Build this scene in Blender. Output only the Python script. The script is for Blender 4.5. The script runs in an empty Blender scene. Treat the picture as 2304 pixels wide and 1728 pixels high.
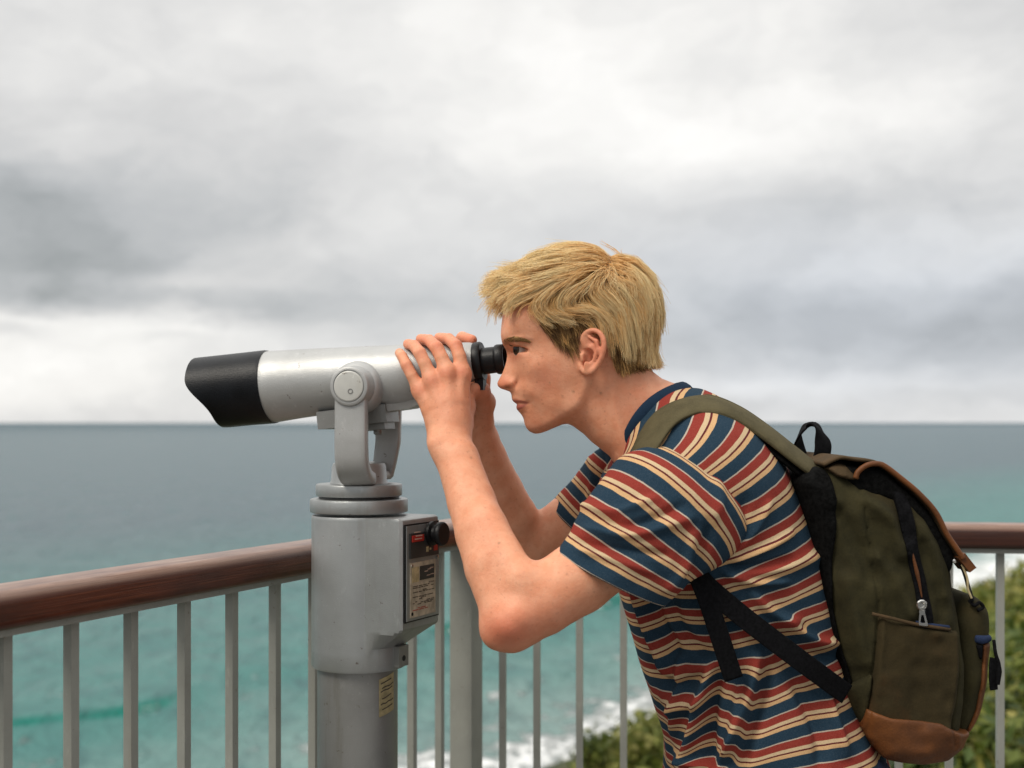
import bpy, bmesh, math, random
import numpy as np
from mathutils import Vector, Matrix, noise as mnoise

random.seed(7)
rng = np.random.default_rng(7)
scene = bpy.context.scene
C = scene.collection

# ------------------------------------------------------------------ camera
HC = 1.30                      # camera height above the lookout deck
FPX = 2880.0                   # focal length in photo pixels (45 mm on a 36 mm sensor)
cam_d = bpy.data.cameras.new("camera")
cam_d.lens = 45.0
cam_d.sensor_width = 36.0
cam_d.shift_y = 86.0 / 2304.0
cam_d.clip_start = 0.05
cam_d.clip_end = 60000.0
cam_d.dof.use_dof = True
cam_d.dof.focus_distance = 1.66
cam_d.dof.aperture_fstop = 4.6
cam = bpy.data.objects.new("camera", cam_d)
cam.location = (0, 0, HC)
cam.rotation_euler = (math.radians(90), 0, 0)
C.objects.link(cam)
scene.camera = cam

scene.view_settings.view_transform = 'Standard'
scene.view_settings.look = 'None'
scene.view_settings.exposure = 0.0
scene.view_settings.gamma = 1.0

SUN_EL, SUN_AZ = math.radians(50), math.radians(-132)     # azimuth from +Y, negative = left; on the left, a little behind the camera


# ------------------------------------------------------------------ node helpers
class S:
    """A node socket with arithmetic."""
    def __init__(self, nt, sock):
        self.nt, self.s = nt, sock

    def _m(self, op, *others, rev=False):
        n = self.nt.nodes.new('ShaderNodeMath')
        n.operation = op
        args = [self, *others]
        if rev:
            args = args[::-1]
        for i, a in enumerate(args):
            if isinstance(a, S):
                self.nt.links.new(a.s, n.inputs[i])
            else:
                n.inputs[i].default_value = a
        return S(self.nt, n.outputs[0])

    def __add__(self, o): return self._m('ADD', o)
    __radd__ = __add__
    def __mul__(self, o): return self._m('MULTIPLY', o)
    __rmul__ = __mul__
    def __sub__(self, o): return self._m('SUBTRACT', o)
    def __rsub__(self, o): return self._m('SUBTRACT', o, rev=True)
    def __truediv__(self, o): return self._m('DIVIDE', o)
    def exp(self): return self._m('EXPONENT')
    def max(self, o): return self._m('MAXIMUM', o)
    def min(self, o): return self._m('MINIMUM', o)
    def atan2(self, o): return self._m('ARCTAN2', o)
    def fract(self): return self._m('FRACT')
    def pow(self, o): return self._m('POWER', o)
    def clamp(self):
        return self.max(0.0).min(1.0)
    def step(self, a, b):
        """smooth 0..1 between a and b"""
        n = self.nt.nodes.new('ShaderNodeMapRange')
        n.interpolation_type = 'SMOOTHSTEP'
        self.nt.links.new(self.s, n.inputs[0])
        n.inputs[1].default_value = a
        n.inputs[2].default_value = b
        return S(self.nt, n.outputs[0])


def vec(nt, x, y, z):
    n = nt.nodes.new('ShaderNodeCombineXYZ')
    for i, a in enumerate((x, y, z)):
        if isinstance(a, S):
            nt.links.new(a.s, n.inputs[i])
        else:
            n.inputs[i].default_value = a
    return n.outputs[0]


def sep(nt, sock):
    n = nt.nodes.new('ShaderNodeSeparateXYZ')
    nt.links.new(sock, n.inputs[0])
    return [S(nt, n.outputs[i]) for i in range(3)]


def noise(nt, v, scale, detail=4.0, rough=0.5, distort=0.0):
    n = nt.nodes.new('ShaderNodeTexNoise')
    n.inputs['Scale'].default_value = scale
    n.inputs['Detail'].default_value = detail
    n.inputs['Roughness'].default_value = rough
    n.inputs['Distortion'].default_value = distort
    if v is not None:
        nt.links.new(v, n.inputs['Vector'])
    return S(nt, n.outputs['Fac'])


def mix(nt, f, a, b):
    n = nt.nodes.new('ShaderNodeMix')
    n.data_type = 'RGBA'
    for sock, x in ((n.inputs[0], f), (n.inputs[6], a), (n.inputs[7], b)):
        if isinstance(x, S):
            nt.links.new(x.s, sock)
        elif hasattr(x, 'node'):
            nt.links.new(x, sock)
        elif isinstance(x, (int, float)):
            sock.default_value = x
        else:
            sock.default_value = (*x, 1.0)
    return n.outputs[2]


def ramp(nt, f, stops, interp='LINEAR'):
    n = nt.nodes.new('ShaderNodeValToRGB')
    n.color_ramp.interpolation = interp
    e = n.color_ramp.elements
    while len(e) < len(stops):
        e.new(0.5)
    for el, (p, c) in zip(e, stops):
        el.position = p
        el.color = (*c, 1.0) if len(c) == 3 else c
    nt.links.new(f.s, n.inputs[0])
    return n.outputs[0]


# ------------------------------------------------------------------ world: cloud deck over a physical sky
world = bpy.data.worlds.new("World")
scene.world = world
world.use_nodes = True
wt = world.node_tree
wt.nodes.clear()
tc = wt.nodes.new('ShaderNodeTexCoord')
dx, dy, dz = sep(wt, tc.outputs['Generated'])
az0 = dx.atan2(dy)                     # 0 straight ahead, + to the right
el0 = dz
# large soft warp so that the banks get ragged edges
wv = vec(wt, az0 * 1.0, el0 * 1.7, 0.0)
w1 = noise(wt, wv, 5.0, 5, 0.55)
w2 = noise(wt, vec(wt, az0 + 31.0, el0 * 2.2, 3.0), 5.0, 5, 0.55)
w3 = noise(wt, vec(wt, az0 + 11.0, el0 * 2.6, 7.0), 22.0, 6, 0.6)
az = az0 + (w1 - 0.5) * 0.16 + (w3 - 0.5) * 0.05
el = el0 + (w2 - 0.5) * 0.075 + (w3 - 0.5) * 0.022


def PX(px): return math.atan((px - 1152) / FPX)
def PY(py): return math.sin(math.atan((950 - py) / FPX))


def blob(px, py, sx, sy, amp):
    a = (az - PX(px)) * (FPX / sx)
    e = (el - PY(py)) * (FPX / sy)
    return ((a * a + e * e) * -1.0).exp() * amp


bank = noise(wt, vec(wt, az * 1.0, el * 2.0, 1.7), 6.0, 7, 0.50)
fine = noise(wt, vec(wt, az * 1.0, el * 1.7, 9.7), 17.0, 7, 0.58)
br = (bank - 0.5) * 0.40 + (fine - 0.5) * 0.29 + 0.75
for b in ((1150, 130, 620, 260, 0.24), (1560, 300, 300, 110, 0.15), (2060, 250, 330, 110, 0.15),
          (60, 500, 640, 130, -0.26), (0, 605, 430, 42, -0.16), (180, 660, 330, 40, -0.06),
          (560, 190, 330, 150, -0.08), (2150, 330, 300, 120, 0.00), (1950, 715, 640, 80, -0.26), (2100, 480, 420, 90, -0.08), (1750, 860, 500, 30, 0.06), (640, 690, 260, 40, -0.08),
          (1000, 640, 420, 70, -0.05), (680, 690, 240, 50, -0.12), (1700, 560, 400, 90, -0.05),
          (60, 850, 520, 95, 0.23), (300, 770, 240, 28, 0.13), (70, 775, 120, 24, -0.17), (380, 795, 80, 16, -0.10),
          (480, 655, 160, 36, 0.12), (1000, 560, 260, 60, 0.07), (1850, 880, 700, 60, 0.02),
          (900, 850, 500, 90, 0.02), (1300, 900, 1500, 40, -0.05), (170, 680, 300, 34, -0.20), (40, 738, 260, 14, 0.12), (0, 120, 360, 170, 0.05), (1500, 640, 200, 60, -0.04)):
    br = br + blob(*b)
# the deck gets brighter towards the zenith, as an overcast sky does
zen = el0.step(0.34, 0.9)
br = br + zen * 0.85
br = br * (dy.step(-0.5, 0.2) * 0.16 + 0.84)      # unseen sky behind the camera, dimmed to raise contrast
br = br.max(0.2)
br = br * (el0.step(-0.06, -0.01) * 0.88 + 0.12)   # dark land and water below the horizon, behind the camera
# cool in the dark banks, warm in the bright gaps
tint = ramp(wt, br, [(0.30, (0.94, 1.0, 1.01)), (0.52, (0.975, 1.0, 1.015)), (0.70, (1.0, 0.995, 0.985)), (0.95, (1.0, 0.985, 0.955))])
cool = blob(2000, 730, 800, 200, 1.0).clamp()
tint = mix(wt, cool * 0.75, tint, (0.925, 0.98, 1.07))
mul = wt.nodes.new('ShaderNodeVectorMath')
mul.operation = 'SCALE'
wt.links.new(tint, mul.inputs[0])
wt.links.new(br.s, mul.inputs['Scale'])
sky = wt.nodes.new('ShaderNodeTexSky')
sky.sky_type = 'NISHITA'
sky.sun_disc = False
sky.sun_elevation = SUN_EL
sky.sun_rotation = SUN_AZ
bg_sky = wt.nodes.new('ShaderNodeBackground')
bg_sky.inputs[1].default_value = 0.10
wt.links.new(sky.outputs[0], bg_sky.inputs[0])
bg_cl = wt.nodes.new('ShaderNodeBackground')
bg_cl.inputs[1].default_value = 1.0
wt.links.new(mul.outputs[0], bg_cl.inputs[0])
msh = wt.nodes.new('ShaderNodeMixShader')
msh.inputs[0].default_value = 0.95
wt.links.new(bg_sky.outputs[0], msh.inputs[1])
wt.links.new(bg_cl.outputs[0], msh.inputs[2])
wo = wt.nodes.new('ShaderNodeOutputWorld')
wt.links.new(msh.outputs[0], wo.inputs[0])

sun_d = bpy.data.lights.new("sun", 'SUN')
sun_d.energy = 2.3
sun_d.angle = math.radians(22)
sun_d.color = (1.0, 0.93, 0.82)
sun = bpy.data.objects.new("sun", sun_d)
sdir = Vector((math.sin(SUN_AZ) * math.cos(SUN_EL), math.cos(SUN_AZ) * math.cos(SUN_EL), math.sin(SUN_EL)))
sun.rotation_euler = (-sdir).to_track_quat('-Z', 'Y').to_euler()
sun.location = (-4, -4, 8)
C.objects.link(sun)


# ------------------------------------------------------------------ materials
def new_mat(name):
    m = bpy.data.materials.new(name)
    m.use_nodes = True
    nt = m.node_tree
    return m, nt, nt.nodes['Principled BSDF']


def bump(nt, bsdf, h, dist, strength=1.0):
    b = nt.nodes.new('ShaderNodeBump')
    b.inputs['Distance'].default_value = dist
    b.inputs['Strength'].default_value = strength
    nt.links.new(h.s, b.inputs['Height'])
    nt.links.new(b.outputs[0], bsdf.inputs['Normal'])


def objco(nt):
    return nt.nodes.new('ShaderNodeTexCoord').outputs['Object']


def geo(nt):
    return nt.nodes.new('ShaderNodeNewGeometry').outputs['Position']


def simple(name, col, rough=0.5, metal=0.0, var=0.12, scale=40.0, bumpd=0.0, bscale=400.0, spec=0.5, col2=None):
    m, nt, b = new_mat(name)
    g = geo(nt)
    n = noise(nt, g, scale, 5, 0.6)
    c2 = col2 or tuple(x * (1 - 2.2 * var) for x in col)
    c1 = col if col2 else tuple(min(1, x * (1 + var)) for x in col)
    nt.links.new(mix(nt, n.step(0.3, 0.72), c1, c2), b.inputs['Base Color'])
    b.inputs['Roughness'].default_value = rough
    b.inputs['Metallic'].default_value = metal
    b.inputs['Specular IOR Level'].default_value = spec
    if bumpd:
        bump(nt, b, noise(nt, g, bscale, 3, 0.6), bumpd)
    return m


def fabric(name, col, col2, weave=1400.0, wear=0.0, wearcol=(0.2, 0.15, 0.1)):
    m, nt, b = new_mat(name)
    g = geo(nt)
    n = noise(nt, g, 28.0, 6, 0.65)
    n2 = noise(nt, g, 700.0, 2, 0.6)
    c = mix(nt, n.step(0.3, 0.7), col, col2)
    c = mix(nt, n2.step(0.35, 0.75) * 0.25, c, tuple(min(1, x * 1.6) for x in col))
    if wear:
        n3 = noise(nt, g, 9.0, 5, 0.6)
        c = mix(nt, n3.step(0.5, 0.72) * wear, c, wearcol)
    nt.links.new(c, b.inputs['Base Color'])
    b.inputs['Roughness'].default_value = 0.9
    b.inputs['Specular IOR Level'].default_value = 0.15
    b.inputs['Sheen Weight'].default_value = 0.0
    h = noise(nt, g, weave, 2, 0.5) * 0.5 + noise(nt, g, 120.0, 4, 0.6)
    bump(nt, b, h, 0.0012, 0.6)
    return m


M = {}
# painted cast metal of the viewer: fine orange-peel, faint stains
def painted(name, col, stain=0.3, rough=0.38, metal=0.35):
    m, nt, b = new_mat(name)
    g = geo(nt)
    x, y, z = sep(nt, g)
    n = noise(nt, g, 14.0, 6, 0.62)
    sp = noise(nt, g, 260.0, 3, 0.7)
    st = noise(nt, vec(nt, x * 26.0, y * 26.0, z * 3.0), 1.0, 5, 0.65)
    c = mix(nt, n.step(0.35, 0.75) * 0.75, col, tuple(q * 0.80 for q in col))
    c = mix(nt, st.step(0.52, 0.78) * stain, c, (col[0] * 0.62, col[1] * 0.56, col[2] * 0.46))
    c = mix(nt, sp.step(0.66, 0.74) * 0.45, c, tuple(min(1, q * 1.6) for q in col))
    ch = noise(nt, g, 75.0, 5, 0.75)
    c = mix(nt, ch.step(0.655, 0.675) * 0.75, c, (0.13, 0.10, 0.075))
    sl = noise(nt, vec(nt, x * 60.0, y * 60.0, z * 22.0), 1.0, 5, 0.7)
    c = mix(nt, sl.step(0.58, 0.75) * 0.5, c, tuple(min(0.8, q * 1.45) for q in col))
    nt.links.new(c, b.inputs['Base Color'])
    b.inputs['Metallic'].default_value = metal
    nt.links.new((n * 0.2 + (rough - 0.1)).s, b.inputs['Roughness'])
    bump(nt, b, noise(nt, g, 900.0, 2, 0.5) + noise(nt, g, 60.0, 3, 0.5), 0.0006, 0.5)
    return m


M['barrel'] = painted('silver_paint', (0.44, 0.445, 0.44), 0.2, 0.42, 0.40)
M['column'] = painted('grey_column_paint', (0.38, 0.395, 0.395), 0.5, 0.36, 0.6)
M['pole'] = painted('weathered_column_metal', (0.28, 0.28, 0.27), 0.85, 0.40, 0.6)
M['black'] = simple('black_rubber', (0.007, 0.007, 0.008), 0.40, 0, 0.2, 60, 0.0003, 600, 0.28)
M['hood'] = simple('black_hood_paint', (0.005, 0.006, 0.008), 0.33, 0, 0.25, 20, 0.0004, 700, 0.22)
M['webbing'] = simple('black_webbing', (0.006, 0.006, 0.007), 0.9, 0, 0.25, 300, 0.0006, 1400, 0.08)
M['steel'] = painted('rail_steel_paint', (0.29, 0.295, 0.265), 0.5, 0.45, 0.1)
M['red'] = simple('red_sign', (0.45, 0.03, 0.02), 0.4, 0, 0.1)
M['plaque'] = simple('worn_plaque', (0.50, 0.43, 0.32), 0.45, 0, 0.18, 60)
M['ink'] = simple('printed_ink', (0.06, 0.05, 0.04), 0.6)
M['redink'] = simple('red_ink', (0.4, 0.06, 0.04), 0.6)
M['paleink'] = simple('pale_ink', (0.62, 0.45, 0.36), 0.6)
M['darkplate'] = simple('dark_plate', (0.035, 0.035, 0.035), 0.4)
M['sticker'] = simple('yellowed_sticker', (0.58, 0.47, 0.26), 0.5, 0, 0.15, 90)
M['chrome'] = simple('zip_metal', (0.75, 0.74, 0.71), 0.22, 1.0, 0.1)
M['olive'] = fabric('olive_canvas', (0.036, 0.031, 0.013), (0.021, 0.019, 0.009), wear=0.3, wearcol=(0.056, 0.036, 0.015))
M['strap_olive'] = fabric('olive_strap', (0.095, 0.080, 0.042), (0.062, 0.053, 0.028))
M['brownpocket'] = fabric('waxed_brown_canvas', (0.038, 0.028, 0.012), (0.026, 0.020, 0.009), wear=0.6, wearcol=(0.078, 0.034, 0.012))
M['flap'] = fabric('brown_flap', (0.075, 0.047, 0.024), (0.048, 0.034, 0.018), wear=0.5, wearcol=(0.11, 0.058, 0.024))
M['leather'] = simple('tan_leather', (0.155, 0.054, 0.015), 0.5, 0, 0.3, 22, 0.0006, 350, 0.25, col2=(0.085, 0.032, 0.012))
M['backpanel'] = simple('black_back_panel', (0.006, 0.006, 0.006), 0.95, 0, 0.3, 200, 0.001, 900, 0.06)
M['denim'] = fabric('blue_denim', (0.020, 0.032, 0.075), (0.014, 0.023, 0.05))
M['collar'] = fabric('navy_rib', (0.011, 0.028, 0.055), (0.009, 0.022, 0.045))
M['shoe'] = simple('canvas_shoe', (0.35, 0.33, 0.30), 0.8)
M['sole'] = simple('rubber_sole', (0.7, 0.68, 0.62), 0.7)


def wood_mat():
    m, nt, b = new_mat('varnished_hardwood')
    tcn = nt.nodes.new('ShaderNodeAttribute')
    tcn.attribute_name = 'rail'
    u, v, w = sep(nt, tcn.outputs['Vector'])
    gr = noise(nt, vec(nt, u * 2.5, v * 60.0, w * 60.0), 3.0, 7, 0.65, 0.3)
    wr = noise(nt, vec(nt, u * 9.0, v * 30.0, w * 30.0), 1.4, 5, 0.6)
    c = ramp(nt, gr, [(0.3, (0.035, 0.009, 0.004)), (0.52, (0.095, 0.022, 0.009)), (0.72, (0.17, 0.050, 0.020))])
    lf = noise(nt, vec(nt, u * 3.5, v * 12.0, w * 2.0), 1.0, 4, 0.6)
    c = mix(nt, lf.step(0.42, 0.66) * 0.75, c, (0.022, 0.006, 0.003))
    top = w.step(0.2, 0.75)                       # the weathered upper face
    c = mix(nt, top * (wr.step(0.3, 0.65) * 0.55 + 0.30), c, (0.30, 0.185, 0.135))
    c = mix(nt, top * gr.step(0.54, 0.68) * 0.75, c, (0.46, 0.36, 0.29))
    nt.links.new(c, b.inputs['Base Color'])
    nt.links.new((top * 0.15 + wr * 0.25 + 0.2).s, b.inputs['Roughness'])
    b.inputs['Specular IOR Level'].default_value = 0.35
    b.inputs['Coat Weight'].default_value = 0.35
    b.inputs['Coat Roughness'].default_value = 0.18
    bump(nt, b, gr + wr * 0.6, 0.0012, 0.6)
    return m


M['wood'] = wood_mat()


def skin_mat():
    m, nt, b = new_mat('fair_skin')
    g = geo(nt)
    at = nt.nodes.new('ShaderNodeAttribute')
    at.attribute_name = 'tone'                    # x: redness, y: lip, z: scalp, brow and mole tone, painted nostril and mouth shade
    r, l, d = sep(nt, at.outputs['Vector'])
    mott = noise(nt, g, 55.0, 5, 0.6)
    fr = noise(nt, g, 260.0, 3, 0.6)
    c = mix(nt, mott.step(0.3, 0.7), (0.78, 0.405, 0.25), (0.71, 0.32, 0.18))
    c = mix(nt, r, c, (0.64, 0.185, 0.105))
    vor = nt.nodes.new('ShaderNodeTexVoronoi')
    vor.inputs['Scale'].default_value = 125.0
    nt.links.new(g, vor.inputs['Vector'])
    vd = S(nt, vor.outputs['Distance'])
    vc, _, _ = sep(nt, vor.outputs['Color'])
    spot = (1.0 - vd.step(0.10, 0.26)) * vc.step(0.60, 0.92)
    c = mix(nt, spot * 0.24, c, (0.27, 0.085, 0.04))
    c = mix(nt, fr.step(0.55, 0.75) * 0.30, c, (0.42, 0.17, 0.10))
    c = mix(nt, l, c, (0.36, 0.095, 0.075))
    c = mix(nt, d, c, (0.20, 0.11, 0.05))
    nt.links.new(c, b.inputs['Base Color'])
    b.inputs['Roughness'].default_value = 0.5
    b.inputs['Specular IOR Level'].default_value = 0.28
    b.inputs['Subsurface Weight'].default_value = 0.12
    b.inputs['Subsurface Radius'].default_value = (1.0, 0.35, 0.18)
    b.inputs['Subsurface Scale'].default_value = 0.006
    bump(nt, b, noise(nt, g, 900.0, 3, 0.6) * 0.5 + noise(nt, g, 160.0, 4, 0.6), 0.0012, 0.6)
    return m


M['skin'] = skin_mat()


def hair_mat():
    m, nt, b = new_mat('blond_hair')
    at = nt.nodes.new('ShaderNodeAttribute')
    at.attribute_name = 'shade'
    s_, t_, _ = sep(nt, at.outputs['Vector'])
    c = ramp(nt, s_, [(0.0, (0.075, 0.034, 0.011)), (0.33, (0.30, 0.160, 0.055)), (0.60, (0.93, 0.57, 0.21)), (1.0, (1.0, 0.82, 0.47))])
    nt.links.new(c, b.inputs['Base Color'])
    b.inputs['Roughness'].default_value = 0.42
    b.inputs['Specular IOR Level'].default_value = 0.45
    tr = nt.nodes.new('ShaderNodeBsdfTranslucent')
    nt.links.new(c, tr.inputs[0])
    ms = nt.nodes.new('ShaderNodeMixShader')
    ms.inputs[0].default_value = 0.25
    nt.links.new(b.outputs[0], ms.inputs[1])
    nt.links.new(tr.outputs[0], ms.inputs[2])
    nt.links.new(ms.outputs[0], nt.nodes['Material Output'].inputs[0])
    return m


M['hair'] = hair_mat()


def shirt_mat():
    m, nt, b = new_mat('striped_jersey')
    at = nt.nodes.new('ShaderNodeAttribute')
    at.attribute_name = 'stripe'
    s_ = S(nt, at.outputs['Fac'])
    g = geo(nt)
    wob = noise(nt, g, 45.0, 3, 0.5)
    f = (s_ + (wob - 0.5) * 0.045).fract()
    navy, white, red = (0.014, 0.037, 0.062), (0.44, 0.37, 0.30), (0.245, 0.034, 0.024)
    cream, maroon, peach = (0.55, 0.41, 0.25), (0.105, 0.016, 0.018), (0.58, 0.36, 0.18)
    c = ramp(nt, f, [(0.0, navy), (0.345, white), (0.390, red), (0.650, cream), (0.770, maroon), (0.825, peach), (0.955, navy)], 'CONSTANT')
    n2 = noise(nt, g, 850.0, 3, 0.7)
    c = mix(nt, n2.step(0.45, 0.8) * 0.07, c, (0.50, 0.45, 0.42))
    c = mix(nt, n2.step(0.55, 0.25) * 0.30, c, (0.02, 0.015, 0.015))
    nt.links.new(c, b.inputs['Base Color'])
    b.inputs['Roughness'].default_value = 0.92
    b.inputs['Specular IOR Level'].default_value = 0.12
    bump(nt, b, noise(nt, g, 1100.0, 2, 0.5) * 0.4 + noise(nt, g, 90.0, 4, 0.6), 0.0014, 0.6)
    return m


M['shirt'] = shirt_mat()


# ------------------------------------------------------------------ mesh helpers
def P(px, py, Y):
    """world point seen at photo pixel (px, py) when it stands Y metres in front of the camera"""
    return np.array([(px - 1152) / FPX * Y, Y, HC + (950 - py) / FPX * Y])


def V3(px, py, Y):
    return Vector(P(px, py, Y))


def tag(o, label=None, cat=None, group=None, kind=None):
    if label: o['label'] = label
    if cat: o['category'] = cat
    if group: o['group'] = group
    if kind: o['kind'] = kind
    return o


def link(o, parent=None):
    C.objects.link(o)
    if parent is not None:
        o.parent = parent
        o.matrix_parent_inverse = parent.matrix_world.inverted()
    return o


def empty(name, loc):
    o = bpy.data.objects.new(name, None)
    o.location = loc
    o.empty_display_size = 0.1
    C.objects.link(o)
    o.matrix_world = Matrix.Translation(loc)
    return o


def np_mesh(name, V, F, mat, parent=None, smooth=True, attrs=None, origin=None):
    V = np.asarray(V, np.float32)
    me = bpy.data.meshes.new(name)
    if origin is not None:
        V = V - np.asarray(origin, np.float32)
    me.vertices.add(len(V))
    me.vertices.foreach_set('co', V.ravel())
    if isinstance(F, np.ndarray):
        groups = [F]
    else:
        groups = [np.asarray(f) for f in F if len(f)]
    nl = sum(f.size for f in groups)
    npoly = sum(len(f) for f in groups)
    me.loops.add(nl)
    me.polygons.add(npoly)
    li = np.concatenate([f.ravel() for f in groups]).astype(np.int32)
    me.loops.foreach_set('vertex_index', li)
    tot = np.concatenate([np.full(len(f), f.shape[1]) for f in groups]).astype(np.int32)
    st = np.concatenate([[0], np.cumsum(tot)[:-1]]).astype(np.int32)
    me.polygons.foreach_set('loop_start', st)
    me.polygons.foreach_set('loop_total', tot)
    me.polygons.foreach_set('use_smooth', np.full(npoly, smooth))
    for an, (typ, data) in (attrs or {}).items():
        a = me.attributes.new(an, typ, 'POINT')
        a.data.foreach_set('value' if typ == 'FLOAT' else 'vector', np.asarray(data, np.float32).ravel())
    me.update(calc_edges=True)
    me.validate()
    if mat: me.materials.append(mat)
    o = bpy.data.objects.new(name, me)
    if origin is not None:
        o.location = origin
        o.matrix_world = Matrix.Translation(origin)
    return link(o, parent)


def bm_obj(name, bm, mat, parent=None, smooth=False, bevel=0.0, segs=2, angle=40):
    if bevel:
        es = [e for e in bm.edges if len(e.link_faces) == 2 and e.calc_face_angle(0) > math.radians(angle)]
        bmesh.ops.bevel(bm, geom=es, offset=bevel, segments=segs, affect='EDGES', profile=0.5, clamp_overlap=True)
    bmesh.ops.recalc_face_normals(bm, faces=bm.faces[:])
    me = bpy.data.meshes.new(name)
    bm.to_mesh(me)
    bm.free()
    if smooth:
        for p in me.polygons: p.use_smooth = True
        me.set_sharp_from_angle(angle=math.radians(38))
    me.materials.append(mat)
    o = bpy.data.objects.new(name, me)
    return link(o, parent)


def add_box(bm, c, ax, ay, az_):
    """box at centre c with half-axis vectors"""
    c, ax, ay, az_ = map(Vector, (c, ax, ay, az_))
    vs = [bm.verts.new(c + ax * i + ay * j + az_ * k) for i in (-1, 1) for j in (-1, 1) for k in (-1, 1)]
    for q in ((0, 1, 3, 2), (4, 6, 7, 5), (0, 4, 5, 1), (2, 3, 7, 6), (0, 2, 6, 4), (1, 5, 7, 3)):
        bm.faces.new([vs[i] for i in q])


def add_lathe(bm, origin, axis, prof, n=48, ref=None):
    """surface of revolution: prof = [(l, r), ...] along axis"""
    axis = Vector(axis).normalized()
    u = Vector(ref) if ref else (Vector((0, 0, 1)) if abs(axis.z) < 0.9 else Vector((1, 0, 0)))
    u = (u - axis * u.dot(axis)).normalized()
    w = axis.cross(u)
    rows = []
    for l, r in prof:
        if r < 1e-6:
            rows.append([bm.verts.new(Vector(origin) + axis * l)])
        else:
            rows.append([bm.verts.new(Vector(origin) + axis * l + (u * math.cos(t) + w * math.sin(t)) * r)
                         for t in (2 * math.pi * i / n for i in range(n))])
    for a, b in zip(rows, rows[1:]):
        if len(a) == 1 and len(b) == 1: continue
        for i in range(n):
            j = (i + 1) % n
            if len(a) == 1: bm.faces.new((a[0], b[i], b[j]))
            elif len(b) == 1: bm.faces.new((a[i], a[j], b[0]))
            else: bm.faces.new((a[i], a[j], b[j], b[i]))


def add_prism(bm, pts, depth):
    """extrude a planar polygon (list of Vectors) by a vector"""
    depth = Vector(depth)
    a = [bm.verts.new(Vector(p)) for p in pts]
    b = [bm.verts.new(Vector(p) + depth) for p in pts]
    n = len(pts)
    bm.faces.new(a)
    bm.faces.new(b[::-1])
    for i in range(n):
        j = (i + 1) % n
        bm.faces.new((a[i], b[i], b[j], a[j]))


def catmull(pts, n):
    pts = np.asarray(pts, float)
    m = len(pts)
    ext = np.vstack([2 * pts[0] - pts[1], pts, 2 * pts[-1] - pts[-2]])
    t = np.linspace(0, m - 1, n)
    i = np.minimum(t.astype(int), m - 2)
    f = (t - i)[:, None]
    a, b, c, d = ext[i], ext[i + 1], ext[i + 2], ext[i + 3]
    return 0.5 * ((2 * b) + (c - a) * f + (2 * a - 5 * b + 4 * c - d) * f ** 2 + (3 * b - a - 3 * c + d) * f ** 3)


def resample(pts, n):
    pts = np.asarray(pts, float)
    L = np.concatenate([[0], np.cumsum(np.linalg.norm(np.diff(pts, axis=0), axis=1))])
    s = np.linspace(0, L[-1], n)
    return np.stack([np.interp(s, L, pts[:, k]) for k in range(pts.shape[1])], 1)


def grid_faces(nr, nc, wrap=True):
    r = np.arange(nr - 1)[:, None]
    c = np.arange(nc if wrap else nc - 1)[None, :]
    c2 = (c + 1) % nc
    return np.stack([r * nc + c, r * nc + c2, (r + 1) * nc + c2, (r + 1) * nc + c], -1).reshape(-1, 4)


def ribbon(name, path, wdir, width, thick, mat, parent, n=60, roundness=0.5, crown=0.0, taper=None):
    """a strap: rounded-rectangle section swept along a path; wdir = direction of the width at each path point"""
    p = resample(catmull(path, 200), n)
    wd = catmull(wdir, n) if len(wdir) > 1 else np.repeat(np.asarray(wdir, float), n, 0)
    t = np.gradient(p, axis=0)
    t /= np.linalg.norm(t, axis=1)[:, None]
    wd = wd - (wd * t).sum(1)[:, None] * t
    wd /= np.linalg.norm(wd, axis=1)[:, None]
    nn = np.cross(t, wd)
    k = 20
    th = np.linspace(0, 2 * np.pi, k, endpoint=False)
    e = 0.35 if roundness < 1 else 1.0
    cx = np.sign(np.cos(th)) * np.abs(np.cos(th)) ** e * 0.5
    cy = np.sign(np.sin(th)) * np.abs(np.sin(th)) ** (e if roundness < 1 else 1.0) * 0.5
    W = np.full(n, width) if taper is None else np.interp(np.linspace(0, 1, n), *zip(*taper))
    V = p[:, None, :] + wd[:, None, :] * (cx[None, :, None] * W[:, None, None]) \
        + nn[:, None, :] * ((cy * thick)[None, :, None] + crown * (1 - (2 * cx) ** 2)[None, :, None])
    F = [grid_faces(n, k), np.array([list(range(k))[::-1]]), np.array([[(n - 1) * k + i for i in range(k)]])]
    return np_mesh(name, V.reshape(-1, 3), F, mat, parent)


def tube(name, path, r, mat, parent, n=40, k=10):
    p = resample(catmull(path, 160), n) if len(path) > 2 else resample(path, n)
    t = np.gradient(p, axis=0)
    t /= np.linalg.norm(t, axis=1)[:, None]
    ref = np.array([0.3, 0.9, 0.2])
    u = np.cross(t, ref); u /= np.linalg.norm(u, axis=1)[:, None]
    w = np.cross(t, u)
    th = np.linspace(0, 2 * np.pi, k, endpoint=False)
    rr = np.broadcast_to(np.asarray(r, float), (n,)) if np.ndim(r) == 0 else np.interp(np.linspace(0, 1, n), *zip(*r))
    V = p[:, None, :] + rr[:, None, None] * (u[:, None, :] * np.cos(th)[None, :, None] + w[:, None, :] * np.sin(th)[None, :, None])
    F = [grid_faces(n, k), np.array([list(range(k))[::-1]]), np.array([[(n - 1) * k + i for i in range(k)]])]
    return np_mesh(name, V.reshape(-1, 3), F, mat, parent)


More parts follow.
